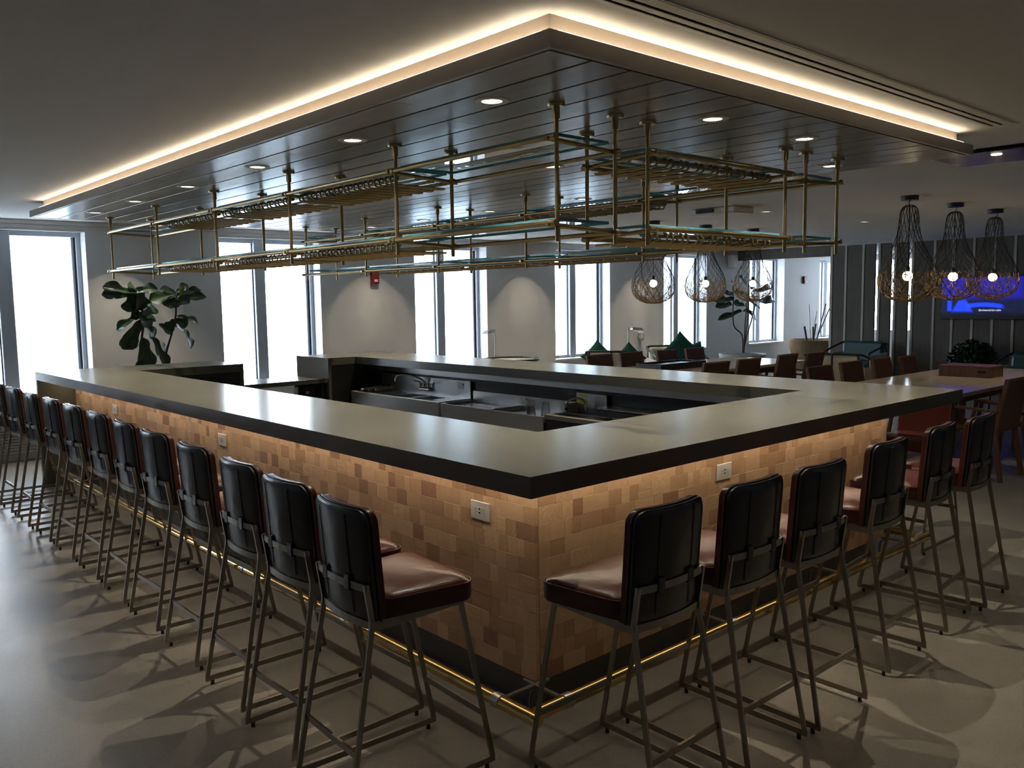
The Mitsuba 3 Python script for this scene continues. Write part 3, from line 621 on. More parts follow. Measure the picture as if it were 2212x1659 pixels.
# ================================================================== HANGING GLASS RACKS
flange = mikit.ply(lathe([(0, -0.012), (0.036, -0.012), (0.038, -0.006), (0.038, 0)], 20), m_brass, 30)
def hairpin():
    g, r = 0.022, 0.0052
    hook = lambda s: [(s * g, 0.095 + 0.02 * math.sin(a), -0.0 + 0.022 - 0.022 * math.cos(a) + 0.0) for a in []]
    def side(s): return [(s * g, 0.045, 0.030), (s * g, 0.032, 0.026), (s * g, 0.024, 0.012), (s * g, 0.026, -0.004), (s * g, 0.040, -0.013), (s * g, 0.06, -0.014)]
    arc = [(g * math.cos(a), 0.375 + g * math.sin(a), -0.014) for a in np.linspace(0, PI, 9)]
    return tube(side(1) + arc + side(-1)[::-1], r, 6)
HP = mikit.ply(hairpin(), m_brass, 60)
def rack(label, frame_, S, Q, bays_h, pitch, off=0.05):
    """frame_: 4x4 mapping (s, q, z) to the world"""
    t = thing('hanging_glass_rack', label, 'glass rack', 'hanging brass glass racks')
    A = np.asarray(frame_, float); tw_ = T(A.tolist())
    flip = np.linalg.det(A[:3, :3]) < 0
    def add(name, m, b, parent, smooth=False):
        m = tf(m, A)
        return put(name, m, b, parent, smooth)
    for s in S:
        for q in (0.0, Q):
            k = add('post', cat(cyl((s, q, 1.902), (s, q, ZC - 0.001), 0.0098, 12), cyl((s, q, 2.405), (s, q, ZC - 0.012), 0.0150, 14)), m_brass, t, 40)
            put('flange', {**flange}, None, k, to_world=T(A.tolist()).translate([s, q, ZC - 0.0005]))
    for z in (1.978, 2.330):
        for a, b in zip(S[:-1], S[1:]):
            add('rail', cat(cyl((a + 0.012, -0.024, z), (b - 0.012, -0.024, z), 0.0115, 12)), m_brass, t, 40)
            add('inner_rail', cyl((a + 0.012, Q + 0.022, z - 0.022), (b - 0.012, Q + 0.022, z - 0.022), 0.0105, 12), m_brass, t, 40)
            gl = add('glass_shelf', M([(a + 0.03, 0.015, z + 0.020), (b - 0.03, 0.015, z + 0.020), (b - 0.03, Q - 0.015, z + 0.020), (a + 0.03, Q - 0.015, z + 0.020)], [(0, 1, 2), (0, 2, 3)]), m_shelf, t)
            x0, x1, y0, y1 = a + 0.03, b - 0.03, 0.015, Q - 0.015
            add('edge', extr(sbox(x0 - .003, y0 - .003, x1 + .003, y1 + .003).difference(sbox(x0, y0, x1, y1)), z + 0.013, z + 0.026), m_glassedge, gl)
        for s in S:
            add('cross_rail', cyl((s + 0.018, -0.045, z - 0.004), (s + 0.018, Q + 0.05, z - 0.024), 0.0105, 12), m_brass, t, 40)
            add('clamp', cat(cyl((s - 0.02, -0.024, z), (s + 0.02, -0.024, z), 0.0150, 12), cyl((s, Q + 0.022, z - 0.022), (s, Q - 0.008, z - 0.022), 0.016, 12)), m_brass, t, 40)
        for a, b in bays_h:
            add('hanger_tube', cyl((a, 0.05, z - 0.020), (b, 0.05, z - 0.020), 0.0125, 12), m_frame, t, 40)
            add('hanger_tube', cyl((a, Q - 0.08, z - 0.020), (b, Q - 0.08, z - 0.020), 0.008, 10), m_brass, t, 40)
            n = int((b - a) / pitch)
            for i in range(n):
                put('stem_hanger', HP, None, t, to_world=T(A.tolist()).translate([a + (i + 0.5) * (b - a) / n, 0.0, z - 0.037]))
YS = [0.516, 1.70, 2.868, 4.0, 5.175, 6.36]
rack('brass two-tier glass rack hanging over the long left wing of the bar', [[0, 1, 0, 0.650], [1, 0, 0, 0], [0, 0, 1, 0], [0, 0, 0, 1]], YS, 0.365, [(1.76, 2.82), (2.92, 3.96), (4.05, 5.05)], 0.105)
rack('short brass two-tier glass rack hanging over the right-hand wing of the bar', [[1, 0, 0, 0], [0, 1, 0, 0.518], [0, 0, 1, 0], [0, 0, 0, 1]], [1.242, 2.43], 0.383, [(1.26, 2.36)], 0.112)
rack('brass two-tier glass rack hanging over the far long wing of the bar', [[0, -1, 0, 3.005], [1, 0, 0, 0], [0, 0, 1, 0], [0, 0, 0, 1]], YS, 0.365, [(1.76, 2.82), (2.92, 3.96), (4.05, 5.05)], 0.105)

# ================================================================== PENDANT LAMPS
PROF = np.array([(2.505, 0.02), (2.495, 0.05), (2.46, 0.076), (2.40, 0.085), (2.30, 0.092), (2.22, 0.104), (2.13, 0.135), (2.05, 0.175), (1.96, 0.222), (1.88, 0.255), (1.80, 0.268), (1.72, 0.258), (1.66, 0.225), (1.615, 0.165), (1.588, 0.09), (1.580, 0.01)])
_s = np.concatenate([[0], np.cumsum(np.hypot(*np.diff(PROF, axis=0).T))])
def prof_at(t):
    t = np.asarray(t) * _s[-1]
    return np.interp(t, _s, PROF[:, 0]), np.interp(t, _s, PROF[:, 1])
def basket(seed):
    r = np.random.default_rng(seed); nets, tw_ = [], []
    for d in (-1, 1):
        for i in range(18):
            t = np.linspace(0.01, 0.99, 34); z, ra = prof_at(t)
            a = 2 * PI * i / 18 + d * 2.6 * t + np.cumsum(r.normal(0, 0.02, len(t)))
            nets.append(tube(np.column_stack([ra * np.cos(a), ra * np.sin(a), z]), 0.0026, 3, caps=False))
    n = 620
    ts = 1 - 0.40 * r.random(n) ** 1.35
    for t in ts:
        a = r.random() * 2 * PI; Lw = r.uniform(0.03, 0.075); th = r.choice([0, 1]) * PI / 2 + r.normal(0, 0.35)
        z, ra = prof_at(t); ra = max(float(ra), 0.03)
        q = np.linspace(-0.5, 0.5, 3) * Lw
        tt = np.clip(t + q * math.sin(th) / _s[-1], 0, 1); zz, rr = prof_at(tt); aa = a + q * math.cos(th) / ra
        rr = rr + r.uniform(-0.006, 0.004)
        tw_.append(tube(np.column_stack([rr * np.cos(aa), rr * np.sin(aa), zz]), 0.0030, 4, caps=False))
    return mikit.ply(cat(nets), m_net, 60), mikit.ply(cat(tw_), m_twig, 60)
NETS = [basket(s) for s in (1, 2)]
CORD = mikit.ply(cat(cyl((0, 0, 1.90), (0, 0, 2.50), 0.0045, 8), tube(spline([(0, 0, 2.50), (-0.02, 0.01, 2.52), (-0.03, 0.0, 2.55)], 5), 0.0045, 6)), m_black, 40)
SOCK = mikit.ply(lathe([(0, 1.872), (0.019, 1.872), (0.021, 1.885), (0.019, 1.915), (0.008, 1.925), (0, 1.925)], 16), m_black, 40)
ROSE = mikit.ply(moved(lathe([(0, -0.042), (0.078, -0.042), (0.080, -0.038), (0.080, 0)], 28), z=ZK - 0.0005), m_black, 30)
BULBM = mikit.ply(moved(trimesh.creation.icosphere(2, 0.047), z=1.828), m_white, True)
for gy, gname, side in ((4.715, 'far row', 'over the far long table'), (1.60, 'right row', 'over the right-hand long table')):
    for i, px in enumerate((6.475, 7.555, 8.668)):
        t = thing('pendant_lamp', f'teardrop wire pendant lamp with golden twigs {side}, {ORD[i]} from the left', 'pendant lamp', 'wire pendant lamps')
        net, twg = NETS[(i + int(gy)) % 2]
        X = at(px, gy, 0, 40 * i + 20 * gy)
        put('canopy', ROSE, None, t, to_world=X); put('cord', CORD, None, t, to_world=X); put('socket', SOCK, None, t, to_world=X)
        put('bulb', {**BULBM, 'emitter': area(WARM * (1, 0.94, 0.82), BULB, 0.6)}, None, t, to_world=X, label='glowing round bulb')
        b = put('net', net, None, t, to_world=X, kind='stuff', label='dark wire net')
        put('twigs', twg, None, t, to_world=X, kind='stuff', label='golden twig bowl')

# ================================================================== TABLES AND CHAIRS
def long_table(cx, cy, label):
    t = thing('long_table', label, 'table', 'long dining tables')
    put('top', box(cx - 1.55, cx + 1.55, cy - 0.60, cy + 0.60, 0.712, 0.75, 0.004), m_table, t)
    put('apron', extr(sbox(cx - 1.4, cy - 0.48, cx + 1.4, cy + 0.48).difference(sbox(cx - 1.37, cy - 0.45, cx + 1.37, cy + 0.45)), 0.63, 0.7115), m_walnut, t)
    for sx in (-1, 1):
        for sy in (-1, 1): put('leg', bar((cx + sx * 1.40, cy + sy * 0.47, 0.7115), (cx + sx * 1.44, cy + sy * 0.5, 0.0), 0.06, 0.06, (0, 1, 0)), m_walnut, t)
long_table(7.57, 4.72, 'long pale-topped table in front of the windows, behind the far counter')
long_table(7.75, 1.575, 'long glossy tan table on the right beyond the end of the bar')
def chair_parts():
    P = lambda m, b, sm=False: mikit.ply(m, b, sm)
    back = cat(moved(box(-0.018, 0.018, -0.205, 0.205, -0.24, 0.24, 0.012), 0, 0, 0, ry=-0.17)); back.apply_translation((-0.245, 0, 0.67))
    parts = [('seat', P(box(-0.22, 0.25, -0.225, 0.225, 0.425, 0.475, 0.014), m_chairlth), [], None), ('backrest', P(back, m_chairlth), [], None)]
    for s in (-1, 1):
        parts.append(('back_stile', P(bar((-0.20, s * 0.222, 0.42), (-0.295, s * 0.222, 0.905), 0.026, 0.034, (0, 1, 0)), m_walnut), [], None))
        parts.append(('leg', P(bar((0.21, s * 0.205, 0.4245), (0.25, s * 0.23, 0), 0.034, 0.034, (0, 1, 0)), m_walnut), [], None))
        parts.append(('leg', P(bar((-0.20, s * 0.205, 0.4245), (-0.27, s * 0.23, 0), 0.034, 0.034, (0, 1, 0)), m_walnut), [], None))
        parts.append(('armrest', P(cat(bar((-0.235, s * 0.245, 0.62), (0.17, s * 0.25, 0.645), 0.035, 0.02, (0, 1, 0)), bar((0.15, s * 0.25, 0.635), (0.19, s * 0.235, 0.43), 0.022, 0.03, (0, 1, 0))), m_walnut), [], None))
    return parts
CHAIR = chair_parts()
def chairs(pts, deg, text, group):
    for i, (x, y) in enumerate(pts):
        t = thing('dining_chair', f'brown dining chair {text}, {ORD[i]} from the left', 'chair', group)
        place(CHAIR, t, at(x, y, 0, deg + (i * 37 % 7 - 3)))
chairs([(6.42, 4.02), (7.08, 4.02), (8.03, 4.07), (8.56, 3.98)], 90, 'on the near side of the far long table', 'chairs at the far long table')
chairs([(6.55, 5.42), (7.22, 5.43), (7.90, 5.33), (8.55, 5.32)], -90, 'on the window side of the far long table', 'chairs at the far long table')
chairs([(6.58, 2.27), (7.38, 2.32), (8.05, 2.28), (8.62, 2.22)], -90, 'on the far side of the right-hand table', 'chairs at the right-hand table')
chairs([(6.40, 0.86), (6.97, 0.82), (7.75, 0.84)], 90, 'on the near side of the right-hand table', 'chairs at the right-hand table')
ts = thing('serving_box', 'dark brown wooden box with a cut-out handle on the right-hand table', 'box')
put('walls', extr(sbox(7.86, 1.30, 8.22, 1.83).difference(sbox(7.875, 1.315, 8.205, 1.815)), 0.7505, 0.855), m_walnut, ts)
put('lid', box(7.855, 8.225, 1.295, 1.835, 0.8555, 0.872, 0.003), m_walnut, ts)
put('handle_slot', box(7.853, 7.8595, 1.35, 1.43, 0.80, 0.825, 0.002), m_black, ts)
bt = thing('black_tray', 'flat black box lying on the far long table', 'tray')
put('walls', extr(sbox(6.42, 4.55, 7.35, 4.95).difference(sbox(6.435, 4.565, 7.335, 4.935)), 0.7505, 0.83), m_black, bt)
put('inlay', box(6.436, 7.334, 4.566, 4.934, 0.7505, 0.81), m_dark, bt)

# ------------------------------------------------------------------ lounge chairs
def lounge_parts(uph, wd=0.86, bh=0.80):
    P = lambda m, b, sm=False: mikit.ply(m, b, sm)
    h = wd / 2
    parts = []
    rail_ = [(0.36, -h, 0.60), (0.30, -h, 0.63), (-0.28, -h, bh - 0.03), (-0.38, -h + 0.07, bh), (-0.40, -h + 0.2, bh), (-0.40, h - 0.2, bh), (-0.38, h - 0.07, bh), (-0.28, h, bh - 0.03), (0.30, h, 0.63), (0.36, h, 0.60)]
    parts.append(('top_rail', P(tube(spline(rail_, 4), 0.018, 8), m_black, 50), [], None))
    for s in (-1, 1):
        parts.append(('side_loop', P(tube(spline([(0.36, s * h, 0.60), (0.39, s * h, 0.52), (0.38, s * h, 0.34), (0.33, s * h, 0.27), (-0.28, s * h, 0.25), (-0.36, s * h, 0.30), (-0.39, s * (h - 0.03), 0.45), (-0.40, s * (h - 0.07), bh - 0.01)], 4), 0.016, 8), m_black, 50), [], None))
        parts.append(('side_panel', P(bar((0.33, s * h, 0.44), (-0.33, s * h, 0.47), 0.020, 0.28, (0, 1, 0)), m_rattan), [], 'woven cane side panel'))
        parts.append(('leg', P(cyl((0.33, s * (h - 0.02), 0.27), (0.35, s * (h - 0.01), 0), 0.014, 10), m_black, 40), [], None))
        parts.append(('leg', P(cyl((-0.33, s * (h - 0.02), 0.27), (-0.37, s * (h - 0.01), 0), 0.014, 10), m_black, 40), [], None))
    parts.append(('back_post', P(cyl((-0.405, 0, 0.28), (-0.41, 0, bh), 0.014, 8), m_black, 40), [], None))
    parts.append(('back_panel', P(box(-0.40, -0.375, -h + 0.06, h - 0.06, 0.34, bh - 0.03, 0.008), m_rattan), [], 'woven cane back panel'))
    parts.append(('seat_cushion', P(box(-0.27, 0.36, -h + 0.04, h - 0.04, 0.29, 0.45, 0.04), uph), [], None))
    bk = moved(box(-0.065, 0.065, -h + 0.05, h - 0.05, -0.19, 0.19, 0.04), -0.30, 0, 0.60, ry=-0.2)
    parts.append(('back_cushion', P(bk, uph), [], None))
    return parts
LC, LG = lounge_parts(m_cream), lounge_parts(m_teal, bh=0.78)
for x, y, a, parts_, lab in ((8.70, 7.32, 34, LC, 'cream lounge chair with black tube frame seen from behind by the fourth window'),
                             (9.95, 7.02, -122, LC, 'cream cane-backed lounge chair with black frame facing into the room by the windows'),
                             (13.0, 5.35, 180, LG, 'dark green lounge chair with black frame against the panelled wall'),
                             (10.15, 4.15, 10, LC, 'cream cane lounge chair with black frame seen from behind beyond the far table'),
                             (11.3, 1.95, 178, LG, 'dark lounge chair with curved black frame at the right edge under the screen')):
    t = thing('lounge_chair', lab, 'armchair'); place(parts_, t, at(x, y, 0, a))
def pillow(x, y, z, a, tilt, size, lab, m=m_green, roll=PI / 4):
    n = 13; g = np.linspace(-1, 1, n); V = []; F = []
    for s in (1, -1):
        for u in g:
            for v in g:
                th = 0.32 * ((1 - u**4) * (1 - v**4)) ** 0.55
                V.append((s * th * 0.55, u * (1 - 0.10 * (1 - v * v)), v * (1 - 0.10 * (1 - u * u))))
    for s in range(2):
        b = s * n * n
        for i in range(n - 1):
            for j in range(n - 1):
                q = [b + i * n + j, b + (i + 1) * n + j, b + (i + 1) * n + j + 1, b + i * n + j + 1]
                F += [(q[0], q[1], q[2]), (q[0], q[2], q[3])] if s == 0 else [(q[0], q[2], q[1]), (q[0], q[3], q[2])]
    m_ = M(np.array(V) * size / 2, F); m_ = moved(m_, rx=roll); m_ = moved(m_, x, y, z, rz=math.radians(a), ry=math.radians(tilt))
    single('cushion', m_, m, lab, 'cushion', 'green cushions', smooth=50)
pillow(8.44, 7.45, 0.70, 34, -15, 0.42, 'green cushion poking above the back of the rear-facing cream chair, left one')
pillow(8.72, 7.02, 0.68, 34, -15, 0.40, 'green cushion poking above the back of the rear-facing cream chair, right one')
pillow(9.86, 6.84, 0.74, -122, -14, 0.50, 'large green velvet cushion standing on its corner in the cane lounge chair')
pillow(10.20, 6.85, 0.66, -122, -14, 0.40, 'smaller green cushion behind the large one in the cane lounge chair', roll=0.2)

# ------------------------------------------------------------------ round table, reading lamps, wall items
rt = thing('round_table', 'round table with a raised black rim in front of the windows', 'table')
TX, TY = 6.58, 7.50
put('top', moved(lathe([(0, 0.735), (0.41, 0.735), (0.41, 0.755), (0, 0.755)], 40), TX, TY), m_rattan, rt, smooth=30)
put('rim', moved(tube([(0.42 * math.cos(a), 0.42 * math.sin(a), 0.765) for a in np.arange(40) * PI / 20], 0.015, 8, closed=True), TX, TY), m_black, rt, smooth=50)
for i in range(3):
    a = 0.5 + i * 2 * PI / 3
    put('leg', cyl((TX + 0.36 * math.cos(a), TY + 0.36 * math.sin(a), 0.7345), (TX + 0.39 * math.cos(a), TY + 0.39 * math.sin(a), 0), 0.014, 10), m_black, rt, smooth=40)
def reading_lamp(x, y, d, zt, lab):
    t = thing('reading_lamp', lab, 'lamp')
    put('base', moved(lathe([(0, 0.02), (0.12, 0.018), (0.13, 0.0)][::-1], 28), x, y), m_frame, t, smooth=30)
    put('pole', tube(spline([(x, y, 0.015), (x, y, zt - 0.08), (x, y, zt - 0.03), (x + d[0] * 0.02, y + d[1] * 0.02, zt - 0.005), (x + d[0] * 0.06, y + d[1] * 0.06, zt)], 6), 0.0075, 8), m_frame, t, smooth=50)
    q = np.array([d[0], d[1], 0.0]); n_ = np.array([-d[1], d[0], 0.0]); c = np.array([x, y, zt])
    v = [c + q * 0.06 + n_ * s * 0.03 + (0, 0, 0.012) for s in (-1, 1)] + [c + q * 0.25 + n_ * s * 0.03 + (0, 0, -0.005) for s in (-1, 1)] + [c + q * 0.06 + n_ * s * 0.05 + (0, 0, -0.03) for s in (-1, 1)] + [c + q * 0.28 + n_ * s * 0.055 + (0, 0, -0.05) for s in (-1, 1)]
    put('shade', trimesh.convex.convex_hull(np.array(v)), m_frame, t)
reading_lamp(6.69, 8.0, (-0.95, -0.3), 1.19, 'slim pharmacy reading lamp standing behind the round table')
reading_lamp(9.55, 7.75, (0.95, -0.3), 1.13, 'slim pharmacy reading lamp between the two lounge chairs')
single('soap_dispenser', cat(box(10.47, 10.57, YW - 0.10, YW - 0.001, 0.88, 1.02, 0.02), box(10.50, 10.545, YW - 0.09, YW - 0.03, 0.85, 0.88, 0.006)), m_plastic, 'white dispenser on the pier behind the reading lamp', 'dispenser')
for x, z, lab in ((4.73, 1.985, 'red fire alarm strobe high on the pier between the second and third windows'), (16.39, 1.995, 'red fire alarm strobe on the far pier beside the last window')):
    t = thing('fire_alarm', lab, 'fire alarm')
    put('housing', box(x - 0.062, x + 0.062, YW - 0.055, YW - 0.001, z - 0.085, z + 0.085, 0.008), m_red, t)
    put('strobe_lens', box(x - 0.03, x + 0.03, YW - 0.068, YW - 0.0555, z - 0.055, z - 0.02, 0.004), m_plastic, t)
sp = thing('wall_speaker', 'small white speaker high on the pier beside the fifth window', 'speaker')
put('cabinet', box(13.29, 13.46, YW - 0.18, YW - 0.03, 2.23, 2.50, 0.012), m_white, sp)
put('bracket', box(13.35, 13.40, YW - 0.0295, YW - 0.001, 2.34, 2.40, 0.003), m_black, sp)
sw = thing('exit_device', 'small grey box on the pier low beside the last window', 'box')
put('box', box(17.02, 17.09, YW - 0.05, YW - 0.001, 0.2, 0.5, 0.004), m_alu, sw)

# ------------------------------------------------------------------ screen on the panelled wall
tv = thing('wall_screen', 'large wall-mounted screen glowing blue on the panelled wall', 'screen')
TY0, TY1, TZ0, TZ1 = 2.55, 4.14, 1.20, 1.925
put('case', box(XS - 0.075, XS - 0.014, TY0, TY1, TZ0, TZ1, 0.006), m_black, tv)
put('display', M([(XS - 0.0755, y, z) for y, z in ((TY1 - 0.015, TZ0 + 0.02), (TY0 + 0.015, TZ0 + 0.02), (TY0 + 0.015, TZ1 - 0.015), (TY1 - 0.015, TZ1 - 0.015))], [(0, 1, 2), (0, 2, 3)]), m_black, tv, uv=np.array([(0, 0), (1, 0), (1, 1), (0, 1.0)]), emitter={'type': 'area', 'radiance': proc(c_screen), 'sampling_weight': 0.0}, label='blue picture on the screen')
tx = meshkit.text_mesh('Sponsored by Labs', 0.028, 0.001, True)
A = np.array([[0, 0, -1, XS - 0.0762], [-1, 0, 0, 3.52], [0, 1, 0, 1.345], [0, 0, 0, 1.0]])
put('caption', tf(tx, A), m_white, tv, emitter=area((0.8, 0.85, 1.0), 0.9, 0.0), label='white caption on the screen')

# ================================================================== PLANTS
def leaf_mesh(seed, curl=0.25):
    r = np.random.default_rng(seed); nu, nv = 11, 9; V, F, UV = [], [], []
    ph = r.uniform(0, 6, 4)
    for i in range(nu):
        u = i / (nu - 1)
        w = 0.5 * (math.sin(PI * min(1, u ** 0.75 * 0.5 + 0.0) if u < 0.0 else 0) + 0)
        w = np.interp(u, [0, 0.06, 0.2, 0.35, 0.5, 0.68, 0.82, 0.93, 1.0], [0.02, 0.16, 0.26, 0.27, 0.33, 0.47, 0.47, 0.32, 0.05])
        for j in range(nv):
            v = j / (nv - 1) * 2 - 1
            z = 0.10 * abs(v) * w * 1.6 - curl * u * u * 0.5 + 0.035 * math.sin(u * 11 + ph[0] + 3 * v) * v * v + 0.02 * math.sin(9 * u + ph[1])
            V.append((u, v * w * (1 + 0.06 * math.sin(14 * u + ph[2])), z)); UV.append((u, 0.5 + v * 0.5))
    for i in range(nu - 1):
        for j in range(nv - 1):
            a, b, c, d = i * nv + j, (i + 1) * nv + j, (i + 1) * nv + j + 1, i * nv + j + 1
            F += [(a, b, c), (a, c, d)]
    return M(V, F), np.array(UV)
LEAVES = []
for s_ in range(4):
    lm, luv = leaf_mesh(s_, 0.15 + 0.15 * s_); LEAVES.append(mikit.ply(lm, m_leaf, True, uv=luv))
YOUNG = mikit.ply(leaf_mesh(9, 0.2)[0], 'mat_young_leaf', True)
def leaf_to(base, tip, width, facing):
    b, t = np.array(base), np.array(tip); d = t - b; ln = np.linalg.norm(d); d /= ln
    n = np.array(facing, float); n -= d * (n @ d); n /= np.linalg.norm(n); s = np.cross(n, d)
    Mx = np.eye(4); Mx[:3, 0], Mx[:3, 1], Mx[:3, 2], Mx[:3, 3] = d * ln, s * width / 0.94, n * ln, b
    return T(Mx.tolist())
fg = thing('fiddle_leaf_fig', 'bushy fiddle-leaf fig with big dark leaves between the left windows', 'plant')
r2 = np.random.default_rng(3)
put('pot', moved(lathe([(0, 0.02), (0.20, 0.02), (0.20, 0.0), (0.21, 0.0), (0.27, 0.5), (0.25, 0.5), (0.24, 0.44), (0, 0.44)], 32), 1.42, 7.62), m_potgrey, fg, smooth=30)
put('stem', tube(spline([(1.47, 7.62, 0.44), (1.527, 7.62, 1.047), (1.605, 7.60, 1.337), (1.649, 7.58, 1.518), (1.676, 7.6, 1.762)], 5), 0.011, 8), m_bark, fg, smooth=50)
put('stem', tube(spline([(1.38, 7.62, 0.44), (1.27, 7.66, 0.983), (1.29, 7.64, 1.288), (1.316, 7.62, 1.526), (1.25, 7.6, 1.80)], 5), 0.014, 8), m_bark, fg, smooth=50)
FIG = [((1.24, 1.79), (0.90, 1.87), 0.15), ((1.22, 1.77), (0.90, 1.79), 0.14), ((1.22, 1.80), (1.42, 1.86), 0.14), ((1.21, 1.80), (1.19, 1.58), 0.22), ((1.28, 1.82), (1.32, 1.60), 0.20), ((1.16, 1.84), (1.30, 1.84), 0.2), ((1.24, 1.62), (1.40, 1.71), 0.11), ((1.29, 1.54), (1.48, 1.65), 0.13), ((1.25, 1.55), (1.04, 1.40), 0.11), ((1.27, 1.50), (1.11, 1.17), 0.20),
       ((1.32, 1.50), (1.44, 1.53), 0.13), ((1.30, 1.48), (1.48, 1.30), 0.16), ((1.30, 1.30), (1.31, 0.96), 0.21), ((1.38, 1.31), (1.54, 0.97), 0.16), ((1.47, 1.45), (1.60, 1.35), 0.10), ((1.48, 1.24), (1.58, 1.13), 0.11), ((1.28, 1.58), (1.33, 1.42), 0.16), ((1.22, 1.66), (1.25, 1.50), 0.14),
       ((1.69, 1.78), (1.40, 1.73), 0.17), ((1.68, 1.77), (1.52, 1.86), 0.12), ((1.68, 1.79), (1.78, 1.88), 0.12), ((1.68, 1.75), (1.98, 1.84), 0.12), ((1.69, 1.72), (1.95, 1.77), 0.12), ((1.64, 1.75), (1.61, 1.62), 0.19), ((1.66, 1.66), (1.79, 1.73), 0.12), ((1.67, 1.70), (1.56, 1.66), 0.14),
       ((1.66, 1.53), (1.93, 1.48), 0.09), ((1.65, 1.49), (1.55, 1.39), 0.13), ((1.65, 1.49), (1.77, 1.43), 0.14), ((1.63, 1.41), (1.81, 1.37), 0.14), ((1.75, 1.38), (1.89, 1.16), 0.15), ((1.30, 1.20), (1.24, 0.92), 0.14)]
for i, ((bx, bz), (tx_, tz), w) in enumerate(FIG):
    dy0, dy1 = r2.uniform(-0.03, 0.03), r2.uniform(-0.14, 0.10)
    put('leaf', LEAVES[i % 4], None, fg, to_world=leaf_to((bx, 7.60 + dy0, bz), (tx_, 7.60 + dy1, tz), w, (r2.uniform(-0.5, 0.5), -0.8, 0.25 + r2.uniform(-0.1, 0.7))))
put('leaf', YOUNG, None, fg, to_world=leaf_to((1.70, 7.55, 1.77), (1.745, 7.54, 1.85), 0.055, (0.2, -1, 0.3)), label='young yellow-green leaf')
f2 = thing('fiddle_leaf_fig', 'tall bare-stemmed fiddle-leaf fig behind the third pendant, in front of the sixth window', 'plant')
put('pot', moved(lathe([(0, 0.02), (0.34, 0.02), (0.34, 0), (0.36, 0), (0.45, 0.54), (0.42, 0.54), (0.41, 0.50), (0, 0.50)], 32), 12.38, 7.3), m_potgrey, f2, smooth=30)
put('moss', moved(lathe([(0.40, 0.501), (0.36, 0.53), (0.2, 0.555), (0, 0.56)], 24), 12.38, 7.3), m_soil, f2, smooth=30)
for P_ in ([(12.38, 7.3, 0.50), (12.36, 7.3, 0.90), (12.10, 7.32, 1.11), (12.05, 7.3, 1.64), (12.02, 7.3, 1.84)], [(12.39, 7.28, 0.50), (12.38, 7.26, 0.95), (12.40, 7.24, 1.38), (12.45, 7.22, 1.9)], [(12.41, 7.3, 0.50), (12.50, 7.32, 0.85), (12.60, 7.34, 1.20), (12.66, 7.36, 1.75)], [(12.42, 7.32, 0.50), (12.60, 7.36, 0.85), (12.80, 7.38, 1.18), (12.90, 7.36, 1.5)]):
    put('stem', tube(spline(P_, 5), 0.012, 8), m_bark, f2, smooth=50)
FIG2 = [((12.03, 1.60), (11.52, 1.59), 0.17), ((12.03, 1.50), (11.57, 1.49), 0.16), ((12.04, 1.69), (11.78, 1.73), 0.14), ((12.02, 1.80), (11.88, 1.94), 0.14), ((12.40, 1.48), (12.15, 1.53), 0.16), ((12.40, 1.46), (12.86, 1.42), 0.22), ((12.40, 1.60), (12.84, 1.50), 0.2), ((12.72, 1.52), (13.02, 1.46), 0.13), ((12.85, 1.52), (13.47, 1.58), 0.18), ((12.40, 1.37), (11.85, 1.25), 0.13), ((12.38, 1.36), (12.88, 1.39), 0.11), ((12.44, 1.38), (12.70, 1.25), 0.17), ((12.70, 1.72), (13.45, 1.83), 0.14), ((12.44, 1.86), (12.22, 2.04), 0.15), ((12.60, 1.78), (12.80, 1.98), 0.15), ((12.64, 1.7), (12.85, 1.66), 0.15), ((12.40, 1.7), (12.2, 1.74), 0.16)]
for i, ((bx, bz), (tx_, tz), w) in enumerate(FIG2):
    put('leaf', LEAVES[i % 4], None, f2, to_world=leaf_to((bx, 7.3 + r2.uniform(-.04, .04), bz), (tx_, 7.3 + r2.uniform(-.2, .15), tz), w, (r2.uniform(-0.4, 0.4), -0.8, 0.5)))
bp = thing('bamboo_planter', 'tapered tan planter with a few dark upright canes beside the last window', 'planter')
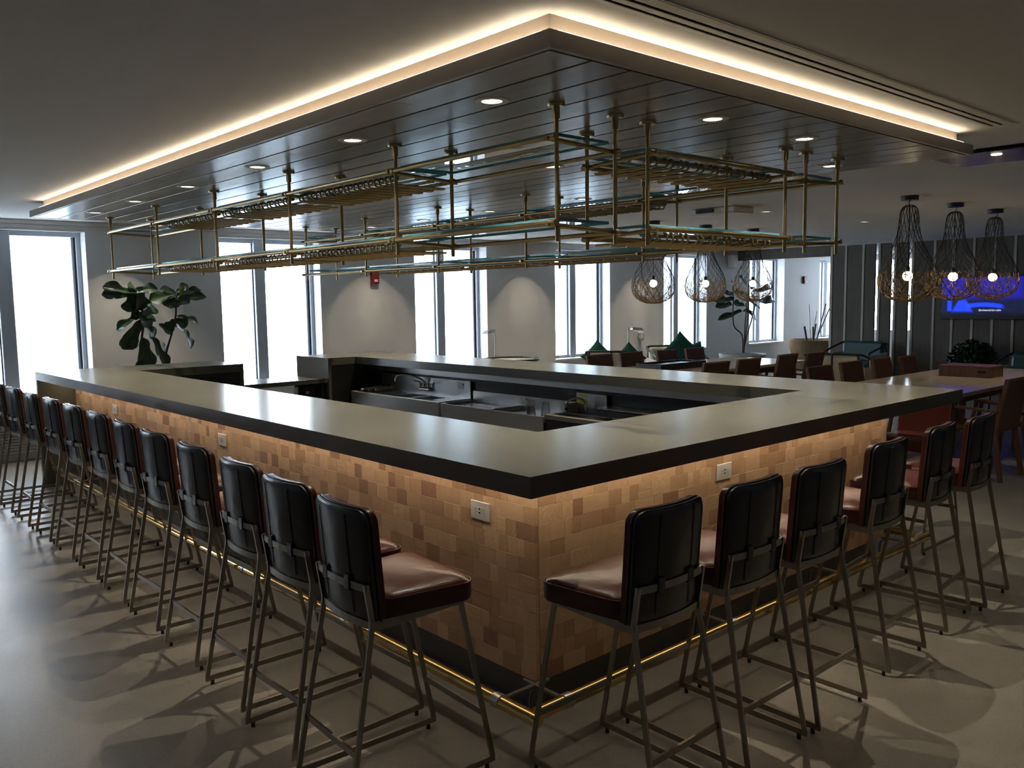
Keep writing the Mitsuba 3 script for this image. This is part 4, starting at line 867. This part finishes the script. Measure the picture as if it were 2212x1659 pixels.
put('pot', moved(lathe([(0, 0.02), (0.33, 0.02), (0.33, 0), (0.35, 0), (0.56, 0.68), (0.53, 0.68), (0.51, 0.62), (0, 0.62)], 32), 15.5, 7.55), m_pot, bp, smooth=30)
for b_, t_, r_ in (((15.15, 7.5, 0.6), (15.02, 7.5, 0.98), 0.022), ((15.42, 7.5, 0.6), (15.38, 7.5, 0.96), 0.022), ((15.48, 7.55, 0.6), (15.58, 7.55, 1.02), 0.02), ((15.6, 7.55, 0.6), (16.1, 7.6, 1.45), 0.012), ((15.65, 7.6, 0.6), (16.28, 7.6, 1.36), 0.012), ((15.5, 7.6, 0.6), (15.72, 7.6, 1.3), 0.006), ((15.3, 7.5, 0.6), (15.2, 7.5, 1.45), 0.005)):
    put('cane', cyl(b_, t_, r_, 8), m_bamboo, bp, smooth=40)
sb = thing('round_bush', 'dark rounded potted bush standing under the screen', 'plant')
put('pot', moved(lathe([(0, 0.02), (0.2, 0.02), (0.2, 0), (0.22, 0), (0.28, 0.36), (0.26, 0.36), (0.25, 0.33), (0, 0.33)], 28), 13.2, 3.43), m_potgrey, sb, smooth=30)
lf = trimesh.Trimesh([(0, 0, 0), (0.5, 0.25, 0.05), (1, 0, -0.05), (0.5, -0.25, 0.05)], [(0, 1, 2), (0, 2, 3)], process=False); ms = []
for i in range(1500):
    d = r2.normal(size=3); d /= np.linalg.norm(d); d[2] = abs(d[2]) * 1.0 - 0.25
    p_ = np.array([13.2, 3.43, 0.58]) + d * (0.32, 0.32, 0.33) * r2.uniform(0.8, 1.03)
    A_ = trimesh.transformations.random_rotation_matrix(r2.random(3)); A_[:3, :3] *= 0.09; A_[:3, 3] = p_; ms.append(tf(lf, A_))
put('foliage', cat(ms), m_leaf, sb, kind='stuff', label='dense small dark leaves', uv=np.tile([(0, 0.3), (0.5, 0.3), (1, 0.3), (0.5, 0.3)], (1500, 1)))
put('stem', cyl((13.2, 3.43, 0.33), (13.2, 3.43, 0.75), 0.02, 8), m_bark, sb, smooth=40)
